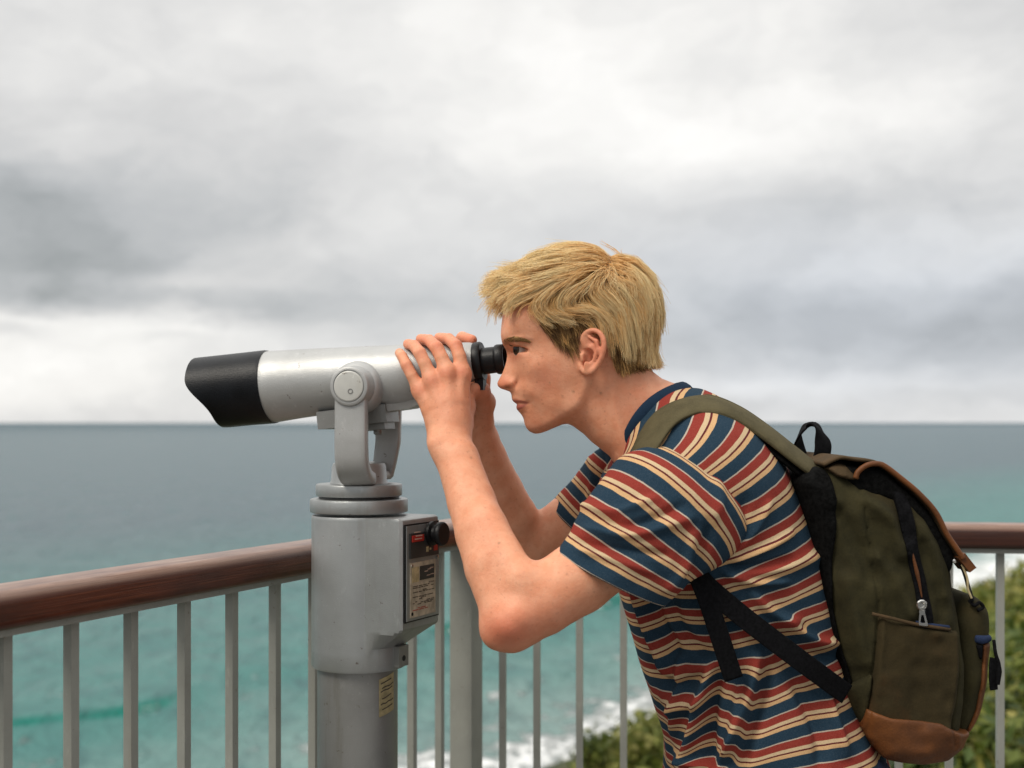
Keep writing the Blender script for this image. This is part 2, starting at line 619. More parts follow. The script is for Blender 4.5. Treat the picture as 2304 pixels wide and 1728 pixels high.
# value noise (numpy)
_perm = np.random.default_rng(3).random((32, 32, 32)).astype(np.float32)
def vnoise(p):
    p = np.asarray(p, float)
    i = np.floor(p).astype(int)
    f = p - i
    f = f * f * (3 - 2 * f)
    out = 0
    for a in (0, 1):
        for b in (0, 1):
            for c in (0, 1):
                w = (f[..., 0] if a else 1 - f[..., 0]) * (f[..., 1] if b else 1 - f[..., 1]) * (f[..., 2] if c else 1 - f[..., 2])
                out = out + w * _perm[(i[..., 0] + a) & 31, (i[..., 1] + b) & 31, (i[..., 2] + c) & 31]
    return out - 0.5


# signed distance: naive surface nets on a block-sparse grid
def surface_net(f, lo, hi, h, B=12, safety=1.5):
    lo = np.asarray(lo, float)
    nb = np.ceil((np.asarray(hi) - lo) / (h * B)).astype(int)
    dims = nb * B + 1
    D = np.full(dims, 1.0, np.float32)
    bi = np.stack(np.meshgrid(*[np.arange(k) for k in nb], indexing='ij'), -1).reshape(-1, 3)
    cen = lo + (bi + 0.5) * B * h
    dc = f(cen)
    rad = B * h * 0.87
    act = np.abs(dc) < rad * safety
    for b, d in zip(bi[~act], dc[~act]):
        if d < 0:
            s = b * B
            D[s[0]:s[0] + B + 1, s[1]:s[1] + B + 1, s[2]:s[2] + B + 1] = -1
    loc = np.stack(np.meshgrid(*[np.arange(B + 1)] * 3, indexing='ij'), -1).reshape(-1, 3)
    ab = bi[act]
    CH = 60
    for q in range(0, len(ab), CH):
        bb = ab[q:q + CH]
        pts = (lo + ((bb[:, None, :] * B + loc[None]) * h)).reshape(-1, 3)
        v = f(pts).astype(np.float32).reshape(len(bb), B + 1, B + 1, B + 1)
        for b, vv in zip(bb, v):
            s = b * B
            D[s[0]:s[0] + B + 1, s[1]:s[1] + B + 1, s[2]:s[2] + B + 1] = vv
    ins = D < 0
    c = np.zeros(np.array(D.shape) - 1, np.uint8)
    for a in (0, 1):
        for b in (0, 1):
            for e in (0, 1):
                c += ins[a:a + c.shape[0], b:b + c.shape[1], e:e + c.shape[2]]
    active = (c > 0) & (c < 8)
    idx = np.argwhere(active)
    vid = np.full(c.shape, -1, np.int32)
    vid[active] = np.arange(len(idx))
    corners = np.array([[a, b, e] for a in (0, 1) for b in (0, 1) for e in (0, 1)])
    val = np.stack([D[idx[:, 0] + k[0], idx[:, 1] + k[1], idx[:, 2] + k[2]] for k in corners], 1)
    acc = np.zeros((len(idx), 3)); cnt = np.zeros(len(idx))
    for i in range(8):
        for j in range(i + 1, 8):
            if np.abs(corners[i] - corners[j]).sum() != 1: continue
            da, db = val[:, i], val[:, j]
            m = (da < 0) != (db < 0)
            t = np.where(m, da / np.where(m, da - db, 1), 0)
            acc += np.where(m[:, None], corners[i] + t[:, None] * (corners[j] - corners[i]), 0)
            cnt += m
    V = lo + (idx + acc / cnt[:, None]) * h
    Fs = []
    for ax in range(3):
        s1 = [slice(None)] * 3; s2 = [slice(None)] * 3
        s1[ax] = slice(0, -1); s2[ax] = slice(1, None)
        A, Bv = ins[tuple(s1)], ins[tuple(s2)]
        e = np.argwhere(A != Bv)
        o1, o2 = [(1, 2), (2, 0), (0, 1)][ax]
        ok = (e[:, o1] > 0) & (e[:, o2] > 0) & (e[:, o1] < c.shape[o1]) & (e[:, o2] < c.shape[o2])
        e = e[ok]
        sgn = A[e[:, 0], e[:, 1], e[:, 2]]
        def cell(d1, d2):
            q = e.copy(); q[:, o1] -= d1; q[:, o2] -= d2
            return vid[q[:, 0], q[:, 1], q[:, 2]]
        quad = np.stack([cell(1, 1), cell(0, 1), cell(0, 0), cell(1, 0)], 1)
        quad[~sgn] = quad[~sgn][:, ::-1]
        Fs.append(quad)
    F = np.concatenate(Fs)
    F = F[(F >= 0).all(1)]
    return V, F


def smooth_mesh(V, F, it=2, lam=0.5):
    e = np.concatenate([F[:, [0, 1]], F[:, [1, 2]], F[:, [2, 3]], F[:, [3, 0]]])
    e = np.concatenate([e, e[:, ::-1]])
    cnt = np.bincount(e[:, 0], minlength=len(V))[:, None]
    for k in range(it):
        for l in (lam, -lam * 1.05):
            avg = np.stack([np.bincount(e[:, 0], V[e[:, 1], a], len(V)) for a in range(3)], 1) / np.maximum(cnt, 1)
            V = V + l * (avg - V)
    return V


def smin(a, b, k):
    h = np.maximum(k - np.abs(a - b), 0) / k
    return np.minimum(a, b) - h * h * k * 0.25


def smax(a, b, k):
    h = np.maximum(k - np.abs(a - b), 0) / k
    return np.maximum(a, b) + h * h * k * 0.25


def poly_sdf(pts, poly):
    """signed distance (negative inside) of 2-D points to a polygon"""
    poly = np.asarray(poly, float)
    d = np.full(len(pts), 1e9)
    inside = np.zeros(len(pts), bool)
    for a, b in zip(poly, np.roll(poly, -1, 0)):
        e = b - a
        w = pts - a
        t = np.clip((w @ e) / (e @ e + 1e-12), 0, 1)
        d = np.minimum(d, ((w - t[:, None] * e) ** 2).sum(1))
        cond = (a[1] <= pts[:, 1]) != (b[1] <= pts[:, 1])
        if cond.any():
            xint = a[0] + (pts[:, 1] - a[1]) / (e[1] if abs(e[1]) > 1e-12 else 1e-12) * e[0]
            inside ^= cond & (pts[:, 0] < xint)
    d = np.sqrt(d)
    return np.where(inside, -d, d)


def line_dist(pts, line):
    line = np.asarray(line, float)
    d = np.full(len(pts), 1e9)
    for a, b in zip(line[:-1], line[1:]):
        e = b - a
        w = pts - a
        t = np.clip((w @ e) / (e @ e + 1e-12), 0, 1)
        d = np.minimum(d, ((w - t[:, None] * e) ** 2).sum(1))
    return np.sqrt(d)


class Raster:
    """2-D fields sampled on a grid in photo pixels, looked up bilinearly"""
    def __init__(self, x0, y0, x1, y1, step):
        self.x0, self.y0, self.st = x0, y0, step
        self.nx, self.ny = int((x1 - x0) / step) + 1, int((y1 - y0) / step) + 1
        gx, gy = np.meshgrid(x0 + np.arange(self.nx) * step, y0 + np.arange(self.ny) * step, indexing='ij')
        self.pts = np.stack([gx.ravel(), gy.ravel()], 1)

    def shape(self, a): return a.reshape(self.nx, self.ny)

    def look(self, fld, px, py):
        u = np.clip((px - self.x0) / self.st, 0, self.nx - 1.001)
        v = np.clip((py - self.y0) / self.st, 0, self.ny - 1.001)
        i, j = u.astype(int), v.astype(int)
        f, g = u - i, v - j
        return (fld[i, j] * (1 - f) * (1 - g) + fld[i + 1, j] * f * (1 - g) + fld[i, j + 1] * (1 - f) * g + fld[i + 1, j + 1] * f * g)


def rbf(ctrl, pts, reg=1e-3):
    """smooth interpolation of scattered control values (multiquadric)"""
    c = np.asarray(ctrl, float)
    xy, v = c[:, :2], c[:, 2]
    s = 14.0
    A = np.sqrt(((xy[:, None] - xy[None]) ** 2).sum(-1) + s * s)
    n = len(c)
    G = np.zeros((n + 1, n + 1)); G[:n, :n] = A; G[:n, n] = 1; G[n, :n] = 1
    sol = np.linalg.solve(G, np.concatenate([v, [0]]))
    out = np.empty(len(pts))
    for q in range(0, len(pts), 20000):
        d = np.sqrt(((pts[q:q + 20000, None] - xy[None]) ** 2).sum(-1) + s * s)
        out[q:q + 20000] = d @ sol[:n] + sol[n]
    return out

# ================================================================== THE SETTING
# ------------------------------------------------------------------ lookout deck
RD = np.array([0.427, 0.904, 0.0]); RD /= np.linalg.norm(RD)       # direction of the left railing run
R0 = np.array([-0.56, 1.40, 0.0])
CORNER = R0 + RD * 1.11
REND = P(2304, 1174, 2.27); REND[2] = 0
R2 = REND - CORNER; R2 /= np.linalg.norm(R2)
RAIL_Z = HC - 0.18
SEA_Z = HC - 22.0


def deck_mat():
    m, nt, b = new_mat('deck_concrete')
    g = geo(nt)
    n = noise(nt, g, 6.0, 6, 0.6); f = noise(nt, g, 140.0, 4, 0.7)
    c = mix(nt, n.step(0.3, 0.7), (0.19, 0.18, 0.165), (0.13, 0.125, 0.115))
    c = mix(nt, f.step(0.5, 0.7) * 0.4, c, (0.25, 0.24, 0.22))
    nt.links.new(c, b.inputs['Base Color'])
    b.inputs['Roughness'].default_value = 0.85
    bump(nt, b, f + n, 0.002)
    return m


edge_l = R0 - RD * 3.5
edge_r = CORNER + R2 * 4.5
off = 0.12
nl = np.array([-RD[1], RD[0], 0]); nr_ = np.array([-R2[1], R2[0], 0])
bm = bmesh.new()
cpt = CORNER + nl * off + nr_ * off
add_prism(bm, [Vector(p) for p in (edge_l + nl * off, cpt, edge_r + nr_ * off, (5.5, -3.0, 0), (-3.5, -3.0, 0))], (0, 0, -0.22))
deck = bm_obj('deck', bm, deck_mat(), bevel=0.01)
tag(deck, kind='structure')


# ------------------------------------------------------------------ sea
def shore_s(x, y):
    """metres offshore (positive = at sea)"""
    return (0.272 * y - 0.338 * x - 20.8) / 0.4717


naz = 420
rr = np.concatenate([np.linspace(40, 180, 260), np.geomspace(181, 45000, 130)])
azs = np.radians(np.linspace(-62, 62, naz))
RR, AZ = np.meshgrid(rr, azs, indexing='ij')
sx, sy = RR * np.sin(AZ), RR * np.cos(AZ)
ss = shore_s(sx, sy)
wob = vnoise(np.stack([sx / 14, sy / 14, sx * 0], -1)) * 6 + vnoise(np.stack([sx / 5, sy / 5, sx * 0 + 4], -1)) * 2
q = ss + wob
along = vnoise(np.stack([sx / 22 + 5, sy / 22, sx * 0 + 9], -1))
ridge = np.exp(-((q - 36) / np.where(q < 36, 1.3, 3.2)) ** 2) * (0.75 + 1.2 * along)
ridge2 = np.exp(-((q - 16) / np.where(q < 16, 1.0, 2.4)) ** 2) * 0.7 * (0.8 + along)
swell = 0.10 * np.sin(q * 0.42) + 0.16 * np.sin(q * 0.17 + 1.3)
fade = np.exp(-RR / 900)
sz = SEA_Z + np.where(ss > -6, ridge * 0.95 + ridge2 * 0.8 + swell * fade, 0)


def sea_mat():
    m, nt, b = new_mat('sea_water')
    g = geo(nt)
    x, y, z = sep(nt, g)
    s_ = (y * 0.272 - x * 0.338 - 20.8) / 0.4717
    wv = vec(nt, x, y, 0.0)
    wob1 = noise(nt, wv, 0.07, 5, 0.6); wob2 = noise(nt, wv, 0.35, 5, 0.65)
    s2 = s_ + (wob1 - 0.5) * 26.0 + (wob2 - 0.5) * 9.0
    deep = s2.step(22.0, 190.0)
    c = mix(nt, deep, (0.078, 0.205, 0.192), (0.096, 0.138, 0.160))
    c = mix(nt, (1.0 - s2.step(4.0, 34.0)) * 0.75, c, (0.25, 0.33, 0.315))          # sand and spray churned up near the shore
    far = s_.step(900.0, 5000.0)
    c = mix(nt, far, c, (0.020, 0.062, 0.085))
    # the face of the swell about to break shows the green of the water
    ra = nt.nodes.new('ShaderNodeAttribute'); ra.attribute_name = 'wave'
    rw = S(nt, ra.outputs['Fac'])
    c = mix(nt, rw.step(0.25, 0.80) * 0.92, c, (0.0, 0.150, 0.115))
    # streaks of darker wind-ruffled water
    st = noise(nt, vec(nt, x * 0.16 + y * 0.05, y * 0.045, 0.0), 1.0, 5, 0.6)
    c = mix(nt, st.step(0.50, 0.72) * 0.45, c, (0.050, 0.125, 0.135))
    rp = noise(nt, vec(nt, x * 0.35 + y * 0.08, y * 0.16, 2.0), 1.0, 5, 0.62)
    c = mix(nt, rp.step(0.48, 0.66) * 0.40, c, (0.048, 0.098, 0.106))
    # surf
    fn = noise(nt, vec(nt, x * 0.9, y * 0.5, 3.0), 0.38, 7, 0.68)
    near = 1.0 - s2.step(-6.0, 17.0)
    foam = ((fn + near * 0.43) - 0.60) * 7.0
    foam = foam.clamp() * (1.0 - s2.step(14.0, 24.0))
    lace = noise(nt, vec(nt, x * 1.3 + wob2 * 3.0, y * 0.6, 8.0), 0.9, 6, 0.7)
    foam = (foam * (lace.step(0.30, 0.52) * 0.8 + 0.2)).max(((fn - 0.60) * 9.0).clamp() * lace.step(0.45, 0.6) * (1.0 - s2.step(26.0, 60.0)) * 0.6)
    crest = (fn.step(0.52, 0.62)) * rw.step(0.80, 0.98) * 0.5
    right = x.step(36.0, 50.0) * (1.0 - s2.step(12.0, 30.0)) * (fn.step(0.30, 0.5) * 0.6 + 0.4)
    foam = foam.max(crest).max(right)
    c = mix(nt, foam, c, (0.80, 0.82, 0.82))
    nt.links.new(c, b.inputs['Base Color'])
    b.inputs['IOR'].default_value = 1.33
    nt.links.new((0.40 - s_.step(400.0, 4000.0) * 0.2).s, b.inputs['Specular IOR Level'])
    nt.links.new((foam * 0.55 + 0.16).s, b.inputs['Roughness'])
    h = noise(nt, vec(nt, x * 1.0, y * 0.5, 0.0), 0.55, 6, 0.62) * 0.9 + noise(nt, vec(nt, x, y * 0.6, 5.0), 0.12, 4, 0.6) * 2.4
    bump(nt, b, h + foam * 0.4, 1.6, 1.0)
    df = nt.nodes.new('ShaderNodeBsdfDiffuse')                     # light scattered back out of the water body
    nt.links.new(c, df.inputs[0])
    nt.links.new(b.inputs['Normal'].links[0].from_socket, df.inputs['Normal'])
    ms = nt.nodes.new('ShaderNodeMixShader')
    ms.inputs[0].default_value = 0.50
    nt.links.new(b.outputs[0], ms.inputs[1])
    nt.links.new(df.outputs[0], ms.inputs[2])
    nt.links.new(ms.outputs[0], nt.nodes['Material Output'].inputs[0])
    return m


along2 = vnoise(np.stack([sx / 9 + 15, sy / 9, sx * 0 + 2], -1)) + 0.6 * vnoise(np.stack([sx / 4 + 15, sy / 4, sx * 0 + 2], -1))
wave_attr = np.clip(np.exp(-((q - 35.2 + 2.0 * along2) / 1.25) ** 2) * (0.70 + 2.6 * along + 1.8 * along2), 0, 1)
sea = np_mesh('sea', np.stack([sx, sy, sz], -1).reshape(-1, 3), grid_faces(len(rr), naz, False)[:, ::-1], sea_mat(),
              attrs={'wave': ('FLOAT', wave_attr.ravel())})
tag(sea, kind='structure')


# ------------------------------------------------------------------ hillside falling to the shore
def ground_z(x, y):
    base = HC - 1.25 - 0.272 * y + 0.338 * x
    p = np.stack([np.asarray(x) / 9, np.asarray(y) / 9, np.zeros_like(np.asarray(x, float))], -1)
    n = vnoise(p) * 1.0 + vnoise(p * 3.1 + 5) * 0.35
    far = np.clip((np.asarray(y) - 6) / 20, 0, 1)
    n2 = vnoise(p / 3.5 + 11) * 5.0
    under = np.clip((np.asarray(y) - 2.0) / 5, 0, 1)
    z = base + n * far + n2 * np.clip((np.asarray(y) - 40) / 60, 0, 1)
    z = np.minimum(z, HC - 2.2 + 0.6 * n)                     # levels out into a bench below the deck on the right
    return np.minimum(z, np.where(np.asarray(y) < 6, -0.5 - 0.1 * np.asarray(y), 1e9))


gx, gy = np.meshgrid(np.concatenate([np.linspace(-40, 8, 70), np.linspace(9, 170, 150)]), np.concatenate([np.linspace(-6, 30, 90), np.linspace(31, 330, 170)]), indexing='ij')
gz = np.maximum(ground_z(gx, gy), SEA_Z - 3)


def ground_mat():
    m, nt, b = new_mat('coastal_ground')
    g = geo(nt)
    n = noise(nt, g, 0.35, 7, 0.65); n2 = noise(nt, g, 3.0, 6, 0.7); n3 = noise(nt, g, 0.11, 4, 0.55)
    c = mix(nt, n.step(0.35, 0.68), (0.030, 0.045, 0.012), (0.085, 0.085, 0.026))
    c = mix(nt, n2.step(0.5, 0.75) * 0.6, c, (0.115, 0.10, 0.045))
    c = mix(nt, n3.step(0.60, 0.68), c, (0.27, 0.23, 0.18))
    nt.links.new(c, b.inputs['Base Color'])
    b.inputs['Roughness'].default_value = 0.95
    bump(nt, b, n2 + n, 0.3)
    return m


terrain = np_mesh('hillside', np.stack([gx, gy, gz], -1).reshape(-1, 3), grid_faces(gx.shape[0], gx.shape[1], False), ground_mat())
tag(terrain, kind='structure')


def leaf_mat(name, cols):
    m, nt, b = new_mat(name)
    at = nt.nodes.new('ShaderNodeAttribute'); at.attribute_name = 'leaf'
    s_ = S(nt, at.outputs['Fac'])
    c = ramp(nt, s_, [(i / (len(cols) - 1), q) for i, q in enumerate(cols)])
    nt.links.new(c, b.inputs['Base Color'])
    b.inputs['Roughness'].default_value = 0.5
    b.inputs['Specular IOR Level'].default_value = 0.3
    tr = nt.nodes.new('ShaderNodeBsdfTranslucent'); nt.links.new(c, tr.inputs[0])
    ms = nt.nodes.new('ShaderNodeMixShader'); ms.inputs[0].default_value = 0.3
    nt.links.new(b.outputs[0], ms.inputs[1]); nt.links.new(tr.outputs[0], ms.inputs[2])
    nt.links.new(ms.outputs[0], nt.nodes['Material Output'].inputs[0])
    return m


M['leaf'] = leaf_mat('scrub_leaves', [(0.022, 0.040, 0.008), (0.065, 0.100, 0.016), (0.155, 0.180, 0.028), (0.32, 0.29, 0.075)])
M['leafy'] = leaf_mat('olive_leaves', [(0.030, 0.050, 0.008), (0.090, 0.120, 0.018), (0.19, 0.205, 0.040), (0.32, 0.30, 0.10)])
M['bark'] = simple('bark', (0.10, 0.075, 0.05), 0.9, 0, 0.3, 20)


def leaves(cen, rad, count, size, tone):
    """count leaf faces per clump spread through an ellipsoid; returns V, F, shade"""
    Vs, sh = [], []
    for c, r, n, sz_, tn in zip(cen, rad, count, size, tone):
        d = rng.normal(size=(n, 3)); d /= np.linalg.norm(d, axis=1)[:, None]
        rad_ = rng.random(n) ** 0.45
        bumpy = 1 + 0.55 * vnoise(d * 2.2 + c[:3] * 1.7)
        p = c + d * (rad_ * bumpy)[:, None] * r
        nrm = d + rng.normal(size=(n, 3)) * 0.7 + np.array([0, 0, 0.5]); nrm /= np.linalg.norm(nrm, axis=1)[:, None]
        t = np.cross(nrm, rng.normal(size=(n, 3))); t /= np.linalg.norm(t, axis=1)[:, None]
        w = np.cross(nrm, t)
        s_ = sz_ * (0.6 + 0.8 * rng.random(n))[:, None]
        Vs.append(np.stack([p - t * s_, p - w * s_ * 0.42 + nrm * s_ * 0.12, p + t * s_, p + w * s_ * 0.42 + nrm * s_ * 0.12], 1).reshape(-1, 3))
        k = np.clip(tn + 0.30 * vnoise(d * 3 + c) + 0.22 * rng.normal(size=n), 0, 1)
        sh.append(np.repeat(k, 4))
    V = np.concatenate(Vs)
    return V, np.arange(len(V)).reshape(-1, 4), np.concatenate(sh)


# scrub covering the slope: one mass
cen, rad, cnt, siz, ton = [], [], [], [], []
for k in range(2100):
    u = rng.random()
    yy = 7.0 * (24.0 ** (u ** 0.9))
    ta = 0.10 + (0.40 if k < 1500 else 1.3) * rng.random()
    xx = yy * ta
    zz = float(ground_z(xx, yy))
    if zz < SEA_Z + 1.2 or (yy < 60 and (HC - zz) / yy < 0.10): continue
    if yy > 25 and vnoise(np.array([xx / 7, yy / 7, 2.0])) > 0.08: continue      # bare patches
    r = (0.28 + 0.45 * rng.random()) * (1 + yy / 60)
    cen.append(np.array([xx, yy, zz + r * 0.35])); rad.append(np.array([r * 1.2, r * 1.2, r * 0.75]))
    near = max(0.0, 1 - yy / 30)
    cnt.append(int(60 + 160 * near)); siz.append(0.035 * (1 + yy / 9)); ton.append(0.28 + 0.35 * rng.random() + 0.3 * min(1, yy / 90))
V_, F_, sh_ = leaves(cen, rad, cnt, siz, ton)
scrub = np_mesh('coastal_scrub', V_, F_, M['leaf'], attrs={'leaf': ('FLOAT', sh_)}, smooth=False)
tag(scrub, kind='stuff')


def shrub(px, py_top, Y, R, n, mat, label, tone, lsize, squash=0.8):
    top = P(px, py_top, Y)
    gz_ = float(ground_z(top[0], Y)) - 0.15
    base = np.array([top[0], Y, gz_])
    hgt = top[2] - gz_
    root = empty('shrub', base)
    tag(root, label, 'shrub')
    cen, rad = [], []
    for k in range(n):
        a = rng.random() * 6.283
        q = rng.random() ** 0.6
        zf = 1 - 0.62 * q * q - 0.45 * rng.random() ** 2
        r = R * (0.20 + 0.16 * rng.random())
        cen.append(base + np.array([math.cos(a) * q * R, math.sin(a) * q * R, hgt * zf - r * 0.7]))
        rad.append(np.array([r, r, r * squash]))
    V_, F_, sh_ = leaves(cen, rad, [230] * n, [lsize] * n, tone + 0.6 * (rng.random(n) - 0.5))
    np_mesh('foliage', V_, F_, mat, root, smooth=False, attrs={'leaf': ('FLOAT', sh_)})
    Vst, Fst, o_ = [], [], 0
    for k in range(14):
        tip = cen[rng.integers(n)]
        mid = base + (tip - base) * 0.5 + np.array([0, 0, 0.12]) + rng.normal(size=3) * 0.05
        pth = resample(catmull([base + rng.normal(size=3) * 0.05 * np.array([1, 1, 0]), mid, tip], 30), 12)
        t = np.gradient(pth, axis=0); u_ = np.cross(t, [0.2, 0.9, 0.1]); u_ /= np.linalg.norm(u_, axis=1)[:, None]
        w_ = np.cross(t, u_); w_ /= np.linalg.norm(w_, axis=1)[:, None]
        th = np.linspace(0, 2 * np.pi, 5, endpoint=False)
        r_ = np.linspace(0.028, 0.006, 12)[:, None, None]
        Vst.append((pth[:, None] + r_ * (u_[:, None] * np.cos(th)[None, :, None] + w_[:, None] * np.sin(th)[None, :, None])).reshape(-1, 3))
        Fst.append(grid_faces(12, 5) + o_); o_ += 60
    np_mesh('stem', np.concatenate(Vst), np.concatenate(Fst), M['bark'], root)
    return root


shrub(1460, 1592, 12.5, 0.95, 70, M['leafy'], 'yellow-green bushy shrub beyond the railing, right beside the striped shirt front', 0.52, 0.042)
shrub(1335, 1655, 11.0, 0.42, 24, M['leafy'], 'small low yellow-green bush poking up behind the thin bars, left of the larger shrub', 0.5, 0.04)
shrub(2215, 1560, 8.6, 0.75, 70, M['leaf'], 'dark green leafy shrub low behind the railing, under the backpack pocket', 0.5, 0.036)
shrub(2330, 1470, 13.0, 1.2, 60, M['leaf'], 'rounded deep green shrub on the slope at the right edge of the picture', 0.35, 0.05)


# ================================================================== RAILING
rail = empty('railing', (float(CORNER[0]), float(CORNER[1]), 0.0))
tag(rail, 'grey steel balustrade with a red-brown wooden handrail along the lookout edge', 'railing')


def handrail(p0, p1, lean0, lean1):
    """rounded timber section from p0 to p1 (xy), ends cut along the given plan vectors"""
    d = (p1 - p0); Lr = np.linalg.norm(d); d /= Lr
    n = np.array([-d[1], d[0], 0])
    w, hgt = 0.072, 0.043
    prof = []
    for cx, cy, a0 in ((w / 2, hgt, 0), (-w / 2, hgt, 90), (-w / 2, 0, 180), (w / 2, 0, 270)):
        rr_ = 0.014 if cy > 0 else 0.010
        for a in np.radians(np.linspace(a0, a0 + 90, 7)):
            prof.append((cx - math.copysign(rr_, cx) + rr_ * math.cos(a), cy + (-rr_ if cy > 0 else rr_) + rr_ * math.sin(a)))
    prof = np.array(prof)
    ns = 90
    V, A = [], []
    for i in range(ns):
        f = i / (ns - 1)
        sag = 0.0012 * vnoise(np.array([f * Lr * 2.1, 3.0, p0[0]]))
        for (a, b) in prof:
            s0, s1 = a * lean0, Lr + a * lean1
            l = s0 + (s1 - s0) * f
            V.append(p0 + d * l + n * a + np.array([0, 0, RAIL_Z - hgt + b + sag]))
            A.append((l, a, np.clip((b - 0.028) / 0.012, 0, 1)))
    k = len(prof)
    F = [grid_faces(ns, k), np.array([list(range(k))[::-1]]), np.array([[(ns - 1) * k + i for i in range(k)]])]
    return np_mesh('handrail', V, F, M['wood'], rail, attrs={'rail': ('FLOAT_VECTOR', A)})


ang = math.atan2(R2[1], R2[0]) - math.atan2(RD[1], RD[0])        # negative: turns right
mit = math.tan(ang / 2)
flat = lambda v: np.array([v[0], v[1], 0.0])
handrail(flat(R0 - RD * 1.25), flat(CORNER), 0.0, -mit)
handrail(flat(CORNER), flat(CORNER + R2 * 2.6), mit, 0.0)


def bar(name, c, ax, ay, az_, mat, bev=0.0015):
    bm = bmesh.new()
    add_box(bm, c, ax, ay, az_)
    return bm_obj(name, bm, mat, rail, bevel=bev, segs=2)


zt = RAIL_Z - 0.043
for p0, d, a, b in ((R0, RD, -1.2, 1.11 - 0.024), (CORNER, R2, 0.024, 2.55)):
    mid = p0 + d * (a + b) / 2
    n = np.array([-d[1], d[0], 0])
    bar('top_bar', (mid[0], mid[1], zt - 0.0045), d * (b - a) / 2, n * 0.021, (0, 0, 0.004), M['steel'])
    bar('bottom_bar', (mid[0], mid[1], 0.09), d * (b - a) / 2, n * 0.015, (0, 0, 0.008), M['steel'])
n1 = np.array([-RD[1], RD[0], 0])
bar('corner_post', (CORNER[0], CORNER[1], (zt - 0.002) / 2), RD * 0.0225, n1 * 0.0225, (0, 0, (zt - 0.002) / 2), M['steel'], 0.003)
bz0, bz1 = 0.099, zt - 0.009
hb = 0.0063
proto = None
for t in np.arange(-1.1, 1.05, 0.1) + 0.0055:
    c = R0 + RD * t
    if proto is None:
        bm = bmesh.new()
        add_box(bm, (0, 0, 0), RD * hb, n1 * hb, (0, 0, (bz1 - bz0) / 2))
        proto = bm_obj('baluster', bm, M['steel'], rail, bevel=0.0012)
        o = proto
    else:
        o = proto.copy(); C.objects.link(o)
    o.location = Vector((c[0], c[1], (bz0 + bz1) / 2)) - rail.location if o.parent is None else Vector((c[0], c[1], (bz0 + bz1) / 2))
n2 = np.array([-R2[1], R2[0], 0])
proto2 = None
for px in (1131, 1208, 1304, 1403, 1502, 1606, 1710, 1814, 1918, 2022, 2135, 2250, 2365, 2480):
    ta = (px - 1152) / FPX
    t = (ta * CORNER[1] - CORNER[0]) / (R2[0] - ta * R2[1])
    c = CORNER + R2 * t
    if proto2 is None:
        bm = bmesh.new()
        add_box(bm, (0, 0, 0), R2 * hb, n2 * hb, (0, 0, (bz1 - bz0) / 2))
        proto2 = bm_obj('baluster', bm, M['steel'], rail, bevel=0.0012)
        o = proto2
    else:
        o = proto2.copy(); C.objects.link(o)
    o.location = Vector((c[0], c[1], (bz0 + bz1) / 2))

# ================================================================== COIN VIEWER
YC = 1.78
CX = (808 - 1152) / FPX * YC
def zc(py, Y=YC): return HC + (950 - py) / FPX * Y
viewer = empty('coin_operated_viewer', (CX, YC, 0))
tag(viewer, 'silver coin-operated viewing telescope with black hood on a round grey column', 'viewer')
ZU = (0, 0, 1)


def lathe(name, origin, axis, prof, mat, parent, n=64, bevel=0.0):
    bm = bmesh.new()
    add_lathe(bm, origin, axis, prof, n)
    return bm_obj(name, bm, mat, parent, smooth=True, bevel=bevel)


def rim(z0, z1, r, e=0.0025):
    return [(z0, 0), (z0, r - e), (z0 + e * 0.3, r - e * 0.3), (z0 + e, r), (z1 - e, r), (z1 - e * 0.3, r - e * 0.3), (z1, r - e), (z1, 0)]


col_c = (CX - 0.002, YC, 0)
lathe('column', col_c, ZU, [(0.002, 0), (0.002, 0.125), (0.018, 0.125), (0.022, 0.122), (0.024, 0.058), (0.03, 0.0555), (zc(1480), 0.0555), (zc(1478), 0)], M['pole'], viewer)
zb, ztop = zc(1496), zc(1153)
# housing: drum that widens into a coin box towards the user
BOXA = math.radians(-27)                       # the coin face looks right and a little towards the camera
fx = np.array([math.cos(BOXA), math.sin(BOXA), 0]); fy = np.array([-fx[1], fx[0], 0])
rows = []
def housing_ring(z, ext, r=0.0655, half=0.050, rc=0.008, dz=0.0):
    """plan outline: circle of radius r blended to a box front that reaches 'ext' along fx"""
    th = np.linspace(0, 2 * np.pi, 160, endpoint=False)
    d = np.stack([np.cos(th), np.sin(th)], 1)
    # ray to circle
    circ = np.full(len(th), r)
    out = circ.copy()
    if ext > 0:
        # ray to rounded box [0,ext] x [-half,half]
        bx = np.full(len(th), 1e9)
        with np.errstate(divide='ignore', invalid='ignore'):
            tx = np.where(d[:, 0] > 1e-6, ext / d[:, 0], 1e9)
            ty = np.where(np.abs(d[:, 1]) > 1e-6, half / np.abs(d[:, 1]), 1e9)
        bx = np.where(d[:, 0] > 0, smax(-tx, -ty, rc * 1.5) * -1, 0)
        out = np.where(d[:, 0] > 0, np.maximum(circ, bx), circ)
    p = np.array([CX, YC, z]) + fx * (d[:, :1] * out[:, None]) + fy * (d[:, 1:] * out[:, None])
    return p
EXT = 0.100
zlist = [(zb, 0, 0.0640), (zb + 0.003, 0, 0.0655), (zc(1455), 0, 0.0655), (zc(1445), 0.050, 0.0655), (zc(1408), EXT - 0.010, 0.0655),
         (zc(1402), EXT - 0.003, 0.0655), (zc(1396), EXT, 0.0655), (zc(1165), EXT, 0.0655), (zc(1161), EXT - 0.001, 0.0652), (zc(1158), EXT - 0.004, 0.0645)]
Vh = []
for z, e, r in zlist:
    Vh.append(housing_ring(z, e, r))
nh = 160
Vh = np.concatenate(Vh + [np.array([[CX, YC, zlist[0][0]]]), np.array([[CX, YC, zlist[-1][0] ]])])
Fq = grid_faces(len(zlist), nh)
capb = np.array([[len(Vh) - 2, (i + 1) % nh, i] for i in range(nh)])
